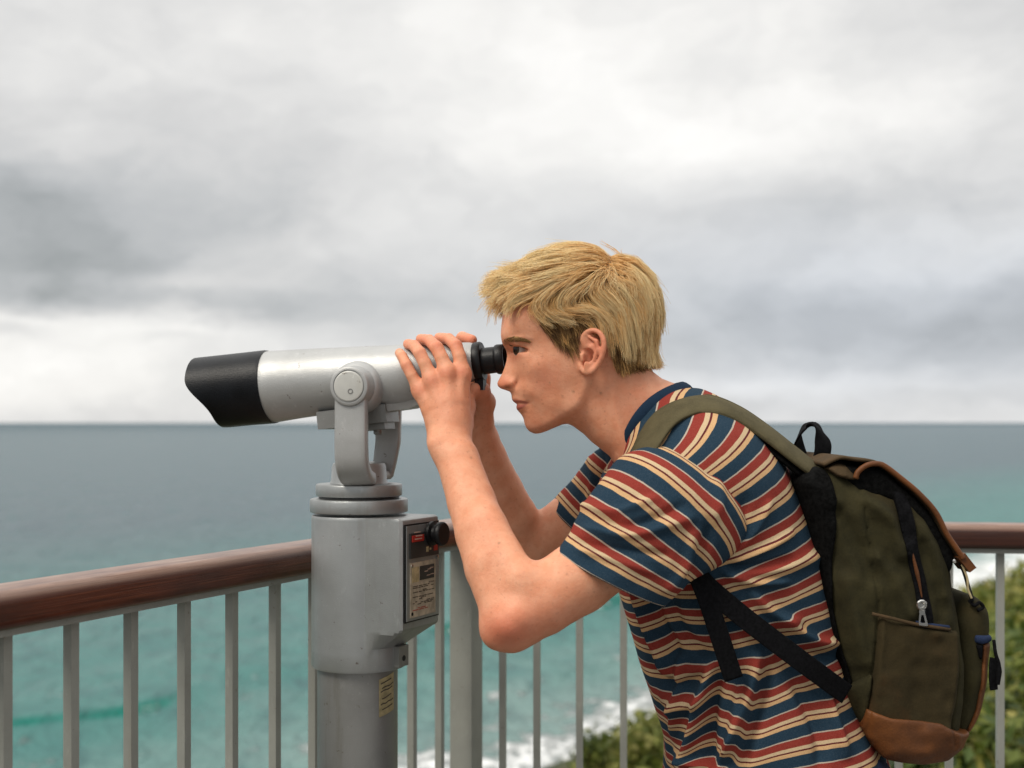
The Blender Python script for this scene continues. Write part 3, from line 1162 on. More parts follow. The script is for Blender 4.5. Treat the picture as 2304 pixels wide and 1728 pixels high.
capt = np.array([[len(Vh) - 1, (len(zlist) - 1) * nh + i, (len(zlist) - 1) * nh + (i + 1) % nh] for i in range(nh)])
hous = np_mesh('housing', Vh, [Fq, capb, capt], M['column'], viewer)
hous.data.set_sharp_from_angle(angle=math.radians(32))
# flanges and hub
lathe('flange', (CX, YC, 0), ZU, rim(zc(1152), zc(1121), 0.0677), M['column'], viewer, 80)
lathe('flange', (CX, YC, 0), ZU, rim(zc(1120), zc(1116), 0.0560, 0.001), M['darkplate'], viewer, 80)
lathe('turntable', (CX, YC, 0), ZU, rim(zc(1115.5), zc(1088), 0.0597), M['column'], viewer, 80)
lathe('hub', (CX, YC, 0), ZU, [(zc(1087.5), 0), (zc(1087.5), 0.0405), (zc(1080), 0.0385), (zc(1050), 0.0375), (zc(1042), 0.0355), (zc(1039), 0.031), (zc(1041), 0.026), (zc(1052), 0.024), (zc(1052), 0)], M['column'], viewer, 64)

# coin face
FC = np.array([CX, YC, 0]) + fx * (EXT + 0.0008)
def face_pt(u, z, o=0.0): return FC + fy * u + fx * o + np.array([0, 0, z])
zf0, zf1 = zc(1383, 1.76), zc(1176, 1.76)
def plate(name, u0, u1, z0, z1, o0, th, mat, parent, bev=0.001):
    bm = bmesh.new()
    c = face_pt((u0 + u1) / 2, (z0 + z1) / 2, o0 + th / 2)
    add_box(bm, c, fy * (u1 - u0) / 2, fx * th / 2, (0, 0, (z1 - z0) / 2))
    return bm_obj(name, bm, mat, parent, bevel=bev)
H_ = zf1 - zf0
panel = plate('coin_panel', -0.042, 0.042, zf0, zf1, 0.0, 0.003, M['column'], viewer)
plate('panel_gasket', -0.0445, 0.0445, zf0 - 0.0022, zf1 + 0.0022, 0.0, 0.0014, M['black'], panel)
zp = zf0 + H_ * 0.655
pl = plate('coin_plate', -0.036, 0.038, zp, zf1 - 0.010, 0.003, 0.0022, M['darkplate'], panel)
plate('red_sign', -0.033, -0.004, zp + 0.022, zf1 - 0.013, 0.0052, 0.0016, M['red'], pl)
for k, (a, b, dz_) in enumerate(((-0.029, -0.014, 0.034), (-0.026, -0.009, 0.029), (-0.028, -0.010, 0.025))):
    plate('sign_writing', a, b, zp + dz_, zp + dz_ + 0.0014, 0.0068, 0.0003, M['paleink'], pl, 0)
plate('sign_writing', 0.004, 0.010, zp + 0.006, zp + 0.013, 0.0052, 0.0004, M['sticker'], pl, 0)
plate('sign_writing', 0.013, 0.017, zp + 0.008, zp + 0.011, 0.0052, 0.0004, M['sticker'], pl, 0)
plate('sign_writing', 0.024, 0.034, zp + 0.006, zp + 0.014, 0.0052, 0.0004, M['red'], pl, 0)
kc = face_pt(0.018, zp + 0.030, 0.0052)
lathe('coin_knob', kc, fx, [(0, 0), (0, 0.0165), (0.004, 0.0165), (0.006, 0.012), (0.011, 0.0120), (0.012, 0.0155), (0.014, 0.0165), (0.018, 0.0165), (0.020, 0.015), (0.020, 0)], M['black'], panel, 40)
zq0, zq1 = zf0 + 0.004, zp - 0.006
pq = plate('instruction_plaque', -0.035, 0.030, zq0, zq1, 0.003, 0.0016, M['plaque'], panel)
HQ = zq1 - zq0
plate('plaque_picture', -0.012, 0.026, zq0 + HQ * 0.66, zq0 + HQ * 0.92, 0.0046, 0.0004, M['darkplate'], pq, 0)
plate('plaque_picture', -0.032, -0.014, zq0 + HQ * 0.64, zq0 + HQ * 0.92, 0.0046, 0.0003, M['sticker'], pq, 0)
r2 = random.Random(5)
for k, f in enumerate((0.585, 0.555, 0.525, 0.47, 0.445, 0.36, 0.335, 0.31, 0.27, 0.245, 0.22, 0.15, 0.12)):
    u = -0.030
    while u < 0.022:
        w = 0.004 + r2.random() * 0.011
        if r2.random() < 0.72:
            plate('plaque_writing', u, min(u + w, 0.026), zq0 + HQ * f, zq0 + HQ * f + 0.0011, 0.0046, 0.00025, M['redink'] if f < 0.16 and r2.random() < 0.6 else M['ink'], pq, 0)
        u += w + 0.002
for u, f in ((0.000, 0.80), (0.008, 0.83), (0.014, 0.85), (0.016, 0.73), (0.006, 0.72)):
    plate('plaque_writing', u, u + 0.009, zq0 + HQ * f, zq0 + HQ * f + 0.001, 0.0050, 0.0003, M['paleink'], pq, 0)
for u, z, m_ in ((-0.031, zq1 - 0.004, 'chrome'), (0.036, zq1 + 0.002, 'chrome'), (-0.031, zq0 + 0.005, 'black')):
    lathe('screw', face_pt(u, z, 0.0040), fx, [(0, 0), (0, 0.0026), (0.0012, 0.0024), (0.0018, 0.001), (0.0018, 0)], M[m_], panel, 16)
# lug under the box
bm = bmesh.new()
c = np.array([CX, YC, zc(1466)]) + fx * 0.057
add_box(bm, c, fx * 0.016, fy * 0.012, (0, 0, 0.014))
lug = bm_obj('lug', bm, M['pole'], viewer, bevel=0.004, segs=3)
lathe('lug_screw', c + fx * 0.0155 - np.array([0, 0, 0.003]), fx, [(0, 0), (0, 0.004), (0.001, 0.004), (0.001, 0)], M['black'], lug, 14)
# dated sticker wrapped on the column
th = np.linspace(math.radians(-52), math.radians(-22), 14)
zs = (zc(1598), zc(1515))
Vs_ = []
for rr_ in (0.0556, 0.0562):
    for z in zs:
        for a in th:
            Vs_.append((CX - 0.002 + rr_ * math.cos(a), YC + rr_ * math.sin(a), z + (a - th[0]) * 0.012))
Vs_ = np.array(Vs_)
Fst = []
for i in range(13):
    Fst.append((28 + i, 29 + i, 43 + i, 42 + i))
    Fst.append((i, i + 1, 29 + i, 28 + i)); Fst.append((14 + i, 15 + i, 43 + i, 42 + i))
Fst.append((0, 28, 42, 14)); Fst.append((13, 27, 55, 41))
stk = np_mesh('sticker', Vs_, np.array(Fst), M['sticker'], viewer)
for k, f in enumerate((0.86, 0.72, 0.64, 0.45, 0.30, 0.16)):
    z = zs[0] + (zs[1] - zs[0]) * f
    t2 = np.linspace(th[1 + k % 2], th[10 + (k * 5) % 3], 10)
    Vw = np.array([(CX - 0.002 + 0.0565 * math.cos(a), YC + 0.0565 * math.sin(a), z + dz_ + (a - th[0]) * 0.012 + 0.0006 * math.sin(a * 160)) for dz_ in (0, 0.0016) for a in t2])
    np_mesh('sticker_writing', Vw, np.array([(i, i + 1, 11 + i, 10 + i) for i in range(9)]), M['ink'], stk)

# barrel
YAW = math.radians(12)
def bY(px): return 1.72 + (1130 - px) / FPX * 1.735 * math.tan(YAW)
pivot = P(801, 869, bY(800))
front = P(520, 882, bY(520)); back = P(1072, 815, bY(1072))
ax = (front - back) / np.linalg.norm(front - back)               # towards the hood
side = np.cross(ax, [0, 0, 1]); side /= np.linalg.norm(side)     # horizontal, across the barrel
if side[1] > 0: side = -side                                     # towards the camera
upv = np.cross(side, ax); upv = upv if upv[2] > 0 else -upv


def section(px, top, bot, Y=None, sc=1.0, n=96, shear=None):
    Y = Y or bY(px)
    c = P(px, (top + bot) / 2, Y)
    r = (bot - top) / 2 / FPX * Y * sc
    th = np.linspace(0, 2 * np.pi, n, endpoint=False)
    off_ = np.zeros(n) if shear is None else shear(np.sin(th))
    return c + np.cos(th)[:, None] * side * r + np.sin(th)[:, None] * upv * r + off_[:, None] * ax


secs = [(608, 790, 951, .80), (606, 790, 951, .985), (609, 789.5, 951.5, 1.0), (700, 784.5, 937, 1), (785, 780.5, 928, 1), (850, 777.5, 923, 1), (900, 775.5, 920, 1), (950, 773, 908, 1), (1000, 771.5, 886, 1),
        (1035, 770.5, 866, 1), (1060, 770, 859, 1), (1070, 770.5, 858, .97), (1071, 771, 857.5, .6)]
cur = catmull([(p, t, b, s_) for p, t, b, s_ in secs[2:11]], 44)
allsec = [secs[0], secs[1]] + [tuple(c) for c in cur] + list(secs[11:])
Vb = np.concatenate([section(p, t, b, sc=s_) for p, t, b, s_ in allsec])
barrel = np_mesh('barrel', Vb, [grid_faces(len(allsec), 96), np.array([list(range(96))[::-1]]), np.array([[(len(allsec) - 1) * 96 + i for i in range(96)]])], M['barrel'], viewer)
barrel.data.set_sharp_from_angle(angle=math.radians(40))
# keel along the underside
kp = [(800, 905, 934), (860, 900, 931), (930, 888, 921), (985, 862, 900)]
Vk = []
for p, t, b in kp:
    Y = bY(p)
    for dy, pz in ((-0.022, t), (-0.0245, t + 14), (-0.022, b - 2), (0.022, b - 2), (0.0245, t + 14), (0.022, t)):
        Vk.append(P(p, pz, Y) - side * dy)
keel = np_mesh('keel', Vk, [grid_faces(4, 6), np.array([[5, 4, 3, 2, 1, 0]]), np.array([[18, 19, 20, 21, 22, 23]])], M['barrel'], barrel, smooth=False)
keel.data.polygons.foreach_set('use_smooth', [False] * len(keel.data.polygons))
# hood: visor end, cut back below
def visor(s):   # s = +1 top .. -1 bottom: distance along the axis at the open end
    t = np.clip((s + 0.16) / 0.56, -1, 1)
    return 0.030 * (0.5 + 0.5 * np.sin(t * math.pi / 2)) - 0.018
hs = [(612, 788.5, 952.5, 1.0, None), (605, 788, 953, 1.008, None), (560, 792.5, 957, 1.0, None), (510, 798, 962, 1.0, None), (470, 802, 965.5, 1.0, lambda s: visor(s))]
Vo = [section(p, t, b, sc=s_, shear=sh) for p, t, b, s_, sh in hs]
Vi = [section(p, t, b, sc=s_ * 0.955, shear=sh) for p, t, b, s_, sh in hs[::-1]]
Vh_ = np.concatenate(Vo + Vi)
nS = len(Vo) + len(Vi)
hood = np_mesh('hood', Vh_, [grid_faces(nS, 96)], M['hood'], viewer)
hood.data.set_sharp_from_angle(angle=math.radians(45))
lens_c = P(575, 872, bY(575))
lathe('front_lens', lens_c, ax, [(0, 0), (0, 0.046), (0.003, 0.046), (0.005, 0.030), (0.006, 0)], simple('coated_glass', (0.01, 0.014, 0.02), 0.06, 0, 0.0), viewer, 48)
# eyepiece
ep0 = P(1073, 814.5, bY(1073))
eax = -ax
eye_p = lathe('eyepiece', ep0, eax, [(-0.002, 0), (-0.002, 0.0262), (0.000, 0.0268), (0.007, 0.0268), (0.009, 0.0255), (0.009, 0.0190), (0.0095, 0.0180), (0.026, 0.0178), (0.026, 0)], M['black'], viewer, 56)
lathe('eyecup', ep0 + eax * 0.026, eax, [(0, 0), (0, 0.0178), (0.0015, 0.0195), (0.004, 0.0203), (0.0115, 0.0198), (0.0135, 0.0188), (0.0135, 0.0155), (0.008, 0.0120), (0.008, 0)], M['black'], eye_p, 56)
bm = bmesh.new()
add_box(bm, ep0 + eax * 0.005 - np.array([0, 0, 0.030]), eax * 0.006, side * 0.010, (0, 0, 0.009))
bm_obj('focus_lever', bm, M['black'], eye_p, bevel=0.003)

# yoke: two arms that curl under to the hub
def arm_mesh(sgn, w_top, w_bot, parent, hole=False):
    zp_ = pivot[2]
    base = np.array([CX, YC, 0.0])
    top = pivot + side * sgn * 0.0665 - (ax * 0.016 if sgn > 0 else 0)
    zbot = zc(1078)
    pts = []
    hubp = base - np.array([0, 0, 0]) + side * sgn * 0.018
    low = base + side * sgn * 0.056
    sh_ = ax * 0.016 if sgn > 0 else ax * 0
    foot = base + side * sgn * 0.046 - sh_
    hubp = hubp - sh_ * 0.3
    k1 = top[:2] * 0.9 + foot[:2] * 0.1
    path = [np.array([*top[:2], zp_]), np.array([*top[:2], zp_ - 0.05]), np.array([*top[:2], zbot + 0.052]), np.array([*k1, zbot + 0.024]),
            np.array([*(top[:2] * 0.5 + foot[:2] * 0.5), zbot + 0.008]), np.array([*(foot[:2]), zbot + 0.002]), np.array([*(hubp[:2]), zbot + 0.001])]
    return resample(catmull(path, 120), 40)
for sgn in (1, -1):
    pth = arm_mesh(sgn, 0, 0, None)
    f = np.linspace(0, 1, 40)
    wv = np.repeat(ax[None], 40, 0)
    if sgn > 0:
        ribbon('yoke_arm', pth, wv, 0.043, 0.018, M['barrel'], viewer, n=40, roundness=0.4, taper=[(0, 0.043), (0.6, 0.044), (0.85, 0.045), (1, 0.040)])
    else:
        a1 = pth + ax * np.interp(f, [0, 0.5, 1], [0.036, 0.034, 0.016])[:, None]
        a2 = pth - ax * np.interp(f, [0, 0.5, 1], [0.026, 0.026, 0.014])[:, None]
        ribbon('yoke_arm', a1, wv, 0.034, 0.013, M['barrel'], viewer, n=40, roundness=0.4, taper=[(0, 0.040), (0.5, 0.038), (1, 0.028)])
        ribbon('yoke_arm', a2, wv, 0.034, 0.013, M['barrel'], viewer, n=40, roundness=0.4, taper=[(0, 0.040), (0.5, 0.036), (1, 0.028)])
# cradle under the barrel
bm = bmesh.new()
add_box(bm, P(806, 938, bY(806)), ax * 0.049, side * 0.030, upv * 0.012)
bm_obj('cradle', bm, M['pole'], viewer, bevel=0.003)
bm = bmesh.new()
add_box(bm, P(850, 956, bY(850)), ax * 0.017, side * 0.024, upv * 0.007)
bm_obj('cradle', bm, M['pole'], viewer, bevel=0.002)
lathe('cradle_bolt', P(850, 962, bY(850)), (0, 0, -1), [(0, 0), (0, 0.006), (0.008, 0.006), (0.010, 0.004), (0.010, 0)], M['pole'], viewer, 20)
# pivot bosses
pivot_n = pivot - ax * 0.016 - upv * 0.004
pv = lathe('pivot_boss', pivot_n, side, [(0.030, 0), (0.030, 0.036), (0.048, 0.034), (0.054, 0.031), (0.056, 0.0285), (0.066, 0.0275), (0.0755, 0.0268), (0.0785, 0.0255), (0.0795, 0.0235), (0.0795, 0.0215), (0.0782, 0.0212), (0.0782, 0)], M['barrel'], viewer, 64)
cap = lathe('pivot_cap', pivot_n + side * 0.0783, side, [(0, 0), (0, 0.0202), (0.0012, 0.0202), (0.0018, 0.0196), (0.0020, 0.018), (0.0020, 0)], painted('pale_cap_paint', (0.56, 0.56, 0.53), 0.3, 0.4, 0.1), pv, 56)
lathe('cap_screw', pivot_n + side * 0.0802 - upv * 0.007 - ax * 0.002, side, [(0, 0), (0, 0.0036), (0.0006, 0.0036), (0.0006, 0.0024), (-0.0003, 0.002), (-0.0003, 0)], M['pole'], cap, 20)
lathe('pivot_boss', pivot, -side, [(0.030, 0), (0.030, 0.034), (0.056, 0.030), (0.078, 0.027), (0.080, 0.025), (0.080, 0)], M['barrel'], viewer, 48)

# ================================================================== THE PERSON
YM = 1.70                                        # plane through the middle of the head
SC = FPX / YM                                    # photo pixels per metre in that plane
PROFILE = [(1395, 1120), (1392, 1085), (1388, 1050), (1372, 1026), (1352, 1010), (1331, 994), (1314, 977), (1300, 966.5), (1288, 957.5), (1277, 953.5), (1265, 955), (1250, 961), (1232, 969), (1217, 974.5), (1203, 976.5),
           (1190, 971), (1182.5, 962), (1179, 951), (1178, 942), (1174, 934), (1168, 927), (1162.5, 921), (1161.5, 914.5), (1163.5, 909.5), (1160.5, 907.5), (1155, 903.5), (1152, 899.5), (1151, 893),
           (1150.5, 886.5), (1147, 881), (1137, 877.5), (1126, 874), (1120, 868.5), (1118.5, 862), (1123, 853), (1130, 840), (1136, 825), (1139.5, 812), (1141, 800), (1139.5, 789), (1134.5, 780), (1129.5, 771),
           (1127, 757), (1127.5, 742), (1129.5, 722), (1133, 700), (1142, 672), (1158, 640), (1180, 614), (1212, 592), (1255, 578), (1300, 572), (1345, 574), (1385, 584), (1420, 604), (1446, 634), (1461, 670),
           (1466, 710), (1462, 750), (1455, 785), (1456, 815), (1466, 836), (1487, 852), (1512, 862), (1545, 876), (1600, 920), (1660, 1000), (1640, 1120), (1500, 1180)]
HR = Raster(1085, 540, 1690, 1200, 1.0)
d2 = HR.shape(poly_sdf(HR.pts, PROFILE)) / SC
WC = [(1350, 660, 77), (1300, 650, 76), (1400, 660, 76), (1440, 690, 72), (1350, 600, 76), (1280, 600, 72), (1220, 620, 67), (1350, 740, 75), (1430, 760, 68), (1250, 660, 73), (1200, 680, 67), (1160, 690, 61), (1140, 710, 57), (1134, 750, 52),
      (1138, 770, 42), (1160, 768, 50), (1190, 768, 57.5), (1220, 768, 61.5), (1260, 760, 66), (1300, 780, 69),
      (1140, 794, 8.5), (1149, 792, 19), (1157, 788, 37), (1167, 786, 44.5), (1185, 793, 50), (1205, 796, 57), (1165, 777, 49),
      (1150, 806, 16), (1161, 807, 31), (1175, 809, 45), (1195, 813, 54.5),
      (1137, 817, 8), (1146, 816, 11), (1130, 842, 9), (1142, 842, 11.5), (1152, 836, 17), (1121, 863, 9), (1131, 866, 12.5), (1147, 863, 17.5), (1156, 864, 18.5), (1164, 863, 22), (1166, 846, 27), (1176, 838, 39), (1173, 869, 31), (1190, 838, 50),
      (1187, 870, 41), (1215, 836, 58.5), (1215, 868, 52), (1250, 830, 63), (1300, 830, 66), (1250, 870, 58.5),
      (1154, 888, 14), (1165, 890, 20), (1180, 890, 32), (1200, 890, 43), (1230, 885, 52), (1270, 880, 58.5), (1305, 870, 61),
      (1165, 909, 17), (1187, 908, 27), (1205, 910, 37.5), (1235, 915, 47.5), (1270, 910, 56),
      (1180, 945, 16), (1195, 945, 22), (1195, 966, 18), (1215, 966, 26), (1220, 940, 35), (1240, 955, 40), (1250, 932, 46), (1275, 932, 53), (1260, 950, 44),
      (1300, 960, 49), (1330, 935, 55), (1340, 965, 54), (1350, 1000, 55), (1400, 960, 58), (1400, 900, 59), (1380, 850, 63), (1450, 880, 57), (1480, 860, 55), (1420, 1040, 62), (1500, 920, 62), (1560, 980, 75), (1640, 1060, 90)]
W = HR.shape(rbf(WC, HR.pts))
KC = [(1350, 600, 76), (1300, 575, 72), (1440, 640, 75), (1460, 760, 62), (1200, 605, 66), (1140, 680, 48), (1129, 735, 38), (1130, 772, 22), (1139, 793, 9), (1132, 840, 8), (1120, 863, 8.5), (1140, 877, 8), (1152, 890, 12), (1160, 907, 11),
      (1175, 935, 15), (1181, 955, 19), (1205, 975, 20), (1250, 961, 24), (1277, 954, 32), (1310, 973, 46), (1390, 1050, 52), (1480, 848, 50), (1530, 868, 52), (1250, 800, 25), (1350, 720, 70), (1600, 1000, 50)]
KF = np.clip(HR.shape(rbf(KC, HR.pts)), 6, 80)
px_, py_ = HR.pts[:, 0], HR.pts[:, 1]


def g2(x, y, sx, sy, rot=0.0):
    c, s = math.cos(rot), math.sin(rot)
    u = ((px_ - x) * c + (py_ - y) * s) / sx
    v = (-(px_ - x) * s + (py_ - y) * c) / sy
    return HR.shape(np.exp(-(u * u + v * v)))


JAW = [(1190, 976), (1212, 973), (1240, 960), (1275, 941), (1303, 915), (1318, 880), (1326, 845)]
jp = resample(catmull(JAW, 60), 60)
jd = line_dist(HR.pts, jp)
# which side of the jaw line: below / behind
near_i = ((HR.pts[:, None, :] - jp[None, ::3]) ** 2).sum(-1).argmin(1) * 3
tj = np.gradient(jp, axis=0)[near_i]
sd = (tj[:, 0] * (py_ - jp[near_i][:, 1]) - tj[:, 1] * (px_ - jp[near_i][:, 0])) / np.linalg.norm(tj, axis=1)
sd = HR.shape(sd)
jd = HR.shape(jd)
W = W - 5.5 / (1 + np.exp(-np.clip(sd / 4.5, -30, 30))) * np.exp(-(jd / 42) ** 2)
W = W + 1.6 * np.exp(-((sd + 9) / 11) ** 2) * np.exp(-((HR.shape(px_) - 1270) / 60) ** 2)
W += g2(1205, 824, 30, 16, -0.15) * 1.2            # cheekbone
W += g2(1225, 880, 24, 28) * -0.4                  # hollow below it
W += g2(1160, 768, 26, 6, -0.02) * 2.6             # brow
W += g2(1172, 803, 17, 4.5, 0.12) * 1.2            # lower lid
W += g2(1151, 861, 8.5, 8.5) * 3.0                     # wing of the nose
W += g2(1163, 865, 3.8, 10, 0.2) * -4.2            # crease behind it
W += g2(1142, 873, 6, 3.0) * -5.0                # nostril
W += g2(1176, 885, 5, 14, -0.55) * -0.5            # fold from nose to mouth
W += g2(1172, 902.5, 12, 3.6, 0.28) * 1.3          # lips
W += g2(1172, 915.5, 10, 4.0, -0.15) * 1.6
W += g2(1174, 908.0, 13, 1.7, -0.03) * -3.2
W += g2(1188, 908, 4, 4) * -1.4
W += g2(1178, 929, 9, 4, 0.1) * -1.4
# sternomastoid from behind the ear to the throat
sm = np.exp(-(HR.shape(line_dist(HR.pts, [(1362, 860), (1378, 930), (1392, 1000), (1400, 1060)])) / 12) ** 2)
W += sm * 2.6
W += -2.4 * np.exp(-(HR.shape(line_dist(HR.pts, [(1338, 900), (1356, 960), (1374, 1010)])) / 12) ** 2)
# the open eye: a wedge between the lids, wide at the front
e1 = (px_ - 1150) / 41.0
lid_u = 780.3 + 11.0 * np.clip(e1, 0, 1) ** 1.6
lid_l = 798.2 - 3.0 * np.clip(e1, 0, 1)
eye_m = np.clip((py_ - lid_u) / 1.4, 0, 1) * np.clip((lid_l - py_) / 1.4, 0, 1) * np.clip((1189 - px_) / 2.5, 0, 1) * np.clip((px_ - 1149) / 3, 0, 1)
W -= HR.shape(eye_m) * 9.0
W += np.exp(-(HR.shape(line_dist(HR.pts, [(1152, 779), (1166, 781), (1180, 786), (1191, 793)])) / 2.2) ** 2) * 1.5
W = W / 1000.0
KF = KF / 1000.0


def f_head(p):
    px = 1152 + p[:, 0] * SC
    py = 950 - (p[:, 2] - HC) * SC
    return smax(HR.look(d2, px, py), np.abs(p[:, 1] - YM) - HR.look(W, px, py), HR.look(KF, px, py))


def cone(a, b, ra, rb, flat=None, fs=1.0):
    a, b = np.asarray(a), np.asarray(b)
    ba = b - a
    L2 = ba @ ba
    def f(p):
        v = p - a
        if flat is not None:
            n = np.asarray(flat) / np.linalg.norm(flat)
            v = v - (1 - 1 / fs) * (v @ n)[:, None] * n
        h = np.clip((v @ ba) / L2, 0, 1)
        h2 = h
        return np.sqrt(((v - h[:, None] * ba) ** 2).sum(1)) - (ra + (rb - ra) * h2)
    r = max(ra, rb) * max(1, fs)
    return dict(f=f, lo=np.minimum(a, b) - r, hi=np.maximum(a, b) + r)


def chain(pts, k, flat=None, fs=1.0):
    """smooth chain of cones through (px, py, Y, radius in metres)"""
    cs = []
    for q0, q1 in zip(pts[:-1], pts[1:]):
        cs.append(cone(P(*q0[:3]), P(*q1[:3]), q0[3], q1[3], flat, fs))
    return group(cs, k)


def group(parts, k):
    lo = np.min([c['lo'] for c in parts], 0); hi = np.max([c['hi'] for c in parts], 0)
    def f(p):
        d = None
        for c in parts:
            v = c['f'](p)
            d = v if d is None else (smin(d, v, k) if k > 0 else np.minimum(d, v))
        return d
    return dict(f=f, lo=lo - k * 0.3, hi=hi + k * 0.3)


def joined(a, b, k):
    return dict(f=lambda p: smin(a['f'](p), b['f'](p), k), lo=np.minimum(a['lo'], b['lo']), hi=np.maximum(a['hi'], b['hi']))


# near hand (his left): back of the hand to the camera, fingers over the top of the barrel
CAMN = np.array([0.15, 1, 0.1])
def hand_near():
    mc = [((1032, 968, 1.672, .0120), (1037, 905, 1.676, .0118), (1041, 842, 1.681, .0102)),
          ((1018, 972, 1.668, .0130), (1014, 905, 1.668, .0128), (1007, 840, 1.674, .0104)),
          ((1002, 976, 1.668, .0128), (989, 912, 1.668, .0124), (972, 857, 1.676, .0100)),
          ((992, 976, 1.672, .0115), (968, 922, 1.676, .0118), (945, 880, 1.684, .0094))]
    palm = group([chain(m, .0015) for m in mc], .011)
    fing = [[(1041, 842, 1.681, .0098), (1034, 802, 1.685, .0088), (1026, 778, 1.692, .0087), (1010, 763, 1.712, .0078), (988, 760, 1.736, .0070)],
            [(1007, 840, 1.674, .0100), (994, 806, 1.679, .0090), (983, 783, 1.686, .0089), (966, 766, 1.708, .0080), (947, 763, 1.732, .0071)],
            [(972, 857, 1.676, .0096), (956, 818, 1.680, .0086), (945, 795, 1.685, .0085), (932, 778, 1.702, .0077), (918, 774, 1.724, .0069)],
            [(945, 880, 1.684, .0090), (927, 845, 1.685, .0078), (915, 822, 1.689, .0077), (905, 802, 1.700, .0070), (899, 794, 1.718, .0064)]]
    fg = group([chain(q, .0012) for q in fing], 0.0010)
    thumb = chain([(1040, 955, 1.690, .015), (1046, 915, 1.716, .0125), (1030, 890, 1.745, .0105), (1010, 880, 1.765, .0088)], .010)
    h = joined(palm, fg, .010)
    tend = group([cone(P(x0, 950, Y0), P(x1, y1, Y1), .0022, .0030) for x0, Y0, x1, y1, Y1 in ((1028, 1.6585, 1041, 846, 1.6715), (1017, 1.6545, 1007, 844, 1.6640), (1005, 1.6545, 972, 861, 1.6665), (996, 1.6600, 945, 884, 1.6755))], .001)
    knk = group([cone(P(x, y, Y), P(x + 1, y + 4, Y), .0062, .0060) for x, y, Y in ((1041, 838, 1.6765), (1007, 836, 1.6690), (972, 853, 1.6715), (945, 877, 1.6800))], .001)
    ulna = cone(P(985, 1000, 1.640), P(990, 1008, 1.640), .010, .010)
    h = joined(joined(h, tend, .006), knk, .006)
    return joined(joined(h, thumb, .012), ulna, .02)


def hand_far():
    mc = [((1070, 960, 1.795, .014), (1085, 915, 1.795, .0135), (1082, 850, 1.795, .0120)),
          ((1060, 965, 1.800, .0145), (1062, 910, 1.803, .0135), (1050, 850, 1.806, .0118)),
          ((1048, 968, 1.804, .014), (1036, 918, 1.808, .0130), (1020, 862, 1.808, .0112)),
          ((1036, 968, 1.804, .013), (1010, 930, 1.806, .0125), (992, 885, 1.804, .0105))]
    palm = group([chain(m, .0015) for m in mc], .011)
    fing = [[(1082, 850, 1.795, .0108), (1060, 812, 1.800, .009), (1030, 775, 1.790, .0092), (1040, 759, 1.768, .0080), (1062, 765, 1.752, .0072)],
            [(1050, 850, 1.806, .0110), (1020, 810, 1.804, .009), (1000, 785, 1.796, .0092), (994, 766, 1.778, .0080), (998, 765, 1.764, .0072)],
            [(1020, 862, 1.808, .0105), (990, 822, 1.806, .0087), (972, 800, 1.798, .009), (962, 776, 1.784, .0078), (962, 772, 1.770, .007)],
            [(992, 885, 1.804, .0098), (968, 850, 1.806, .0078), (950, 830, 1.800, .008), (938, 800, 1.792, .007), (936, 790, 1.780, .0063)]]
    fg = group([chain(q, .0012) for q in fing], .0010)
    thumb = chain([(1085, 945, 1.785, .0155), (1090, 905, 1.765, .0135), (1082, 880, 1.742, .0110), (1070, 874, 1.722, .0088)], .010)
    return joined(joined(palm, fg, .010), thumb, .012)


def rp(px, Y): return px / FPX * Y
near_arm = chain([(1011, 918, 1.674, rp(30, 1.66)), (1011, 955, 1.668, rp(40, 1.66)), (1012, 992, 1.660, rp(45, 1.66)), (1030, 1035, 1.640, rp(48, 1.64)), (1061, 1129, 1.605, rp(54, 1.60)), (1085, 1200, 1.575, rp(60, 1.575)),
                  (1112, 1275, 1.548, rp(66, 1.548)), (1150, 1388, 1.515, rp(62, 1.515))], .004)
near_up = chain([(1150, 1388, 1.515, rp(62, 1.515)), (1180, 1374, 1.517, rp(73, 1.517)), (1215, 1353, 1.520, rp(78, 1.52)), (1300, 1302, 1.528, rp(80, 1.528)), (1400, 1225, 1.545, rp(80, 1.545)), (1540, 1130, 1.585, rp(76, 1.58))], .004)
elbow_tip = cone(P(1118, 1428, 1.512), P(1150, 1432, 1.512), rp(22, 1.51), rp(22, 1.51))
far_arm = chain([(1062, 960, 1.802, rp(43, 1.80)), (1078, 990, 1.808, rp(44, 1.81)), (1092, 1030, 1.82, rp(47, 1.82)), (1122, 1105, 1.845, rp(54, 1.845)), (1150, 1165, 1.862, rp(59, 1.86)), (1182, 1250, 1.885, rp(58, 1.885))], .004)
far_up = chain([(1184, 1252, 1.885, rp(55, 1.885)), (1235, 1210, 1.88, rp(62, 1.88)), (1290, 1172, 1.875, rp(64, 1.875)), (1420, 1090, 1.84, rp(70, 1.84))], .004)
chest = group([cone(P(1555, 1110, 1.71), P(1630, 1330, 1.71), .070, .085, (0, 1, 0), 1.5), cone(P(1630, 1330, 1.71), P(1740, 1690, 1.71), .085, .085, (0, 1, 0), 1.35)], .03)
clav = group([cone(P(1520, 1045, 1.70), P(1565, 1115, 1.60), .050, .045), cone(P(1520, 1045, 1.70), P(1470, 1090, 1.82), .050, .042)], .02)

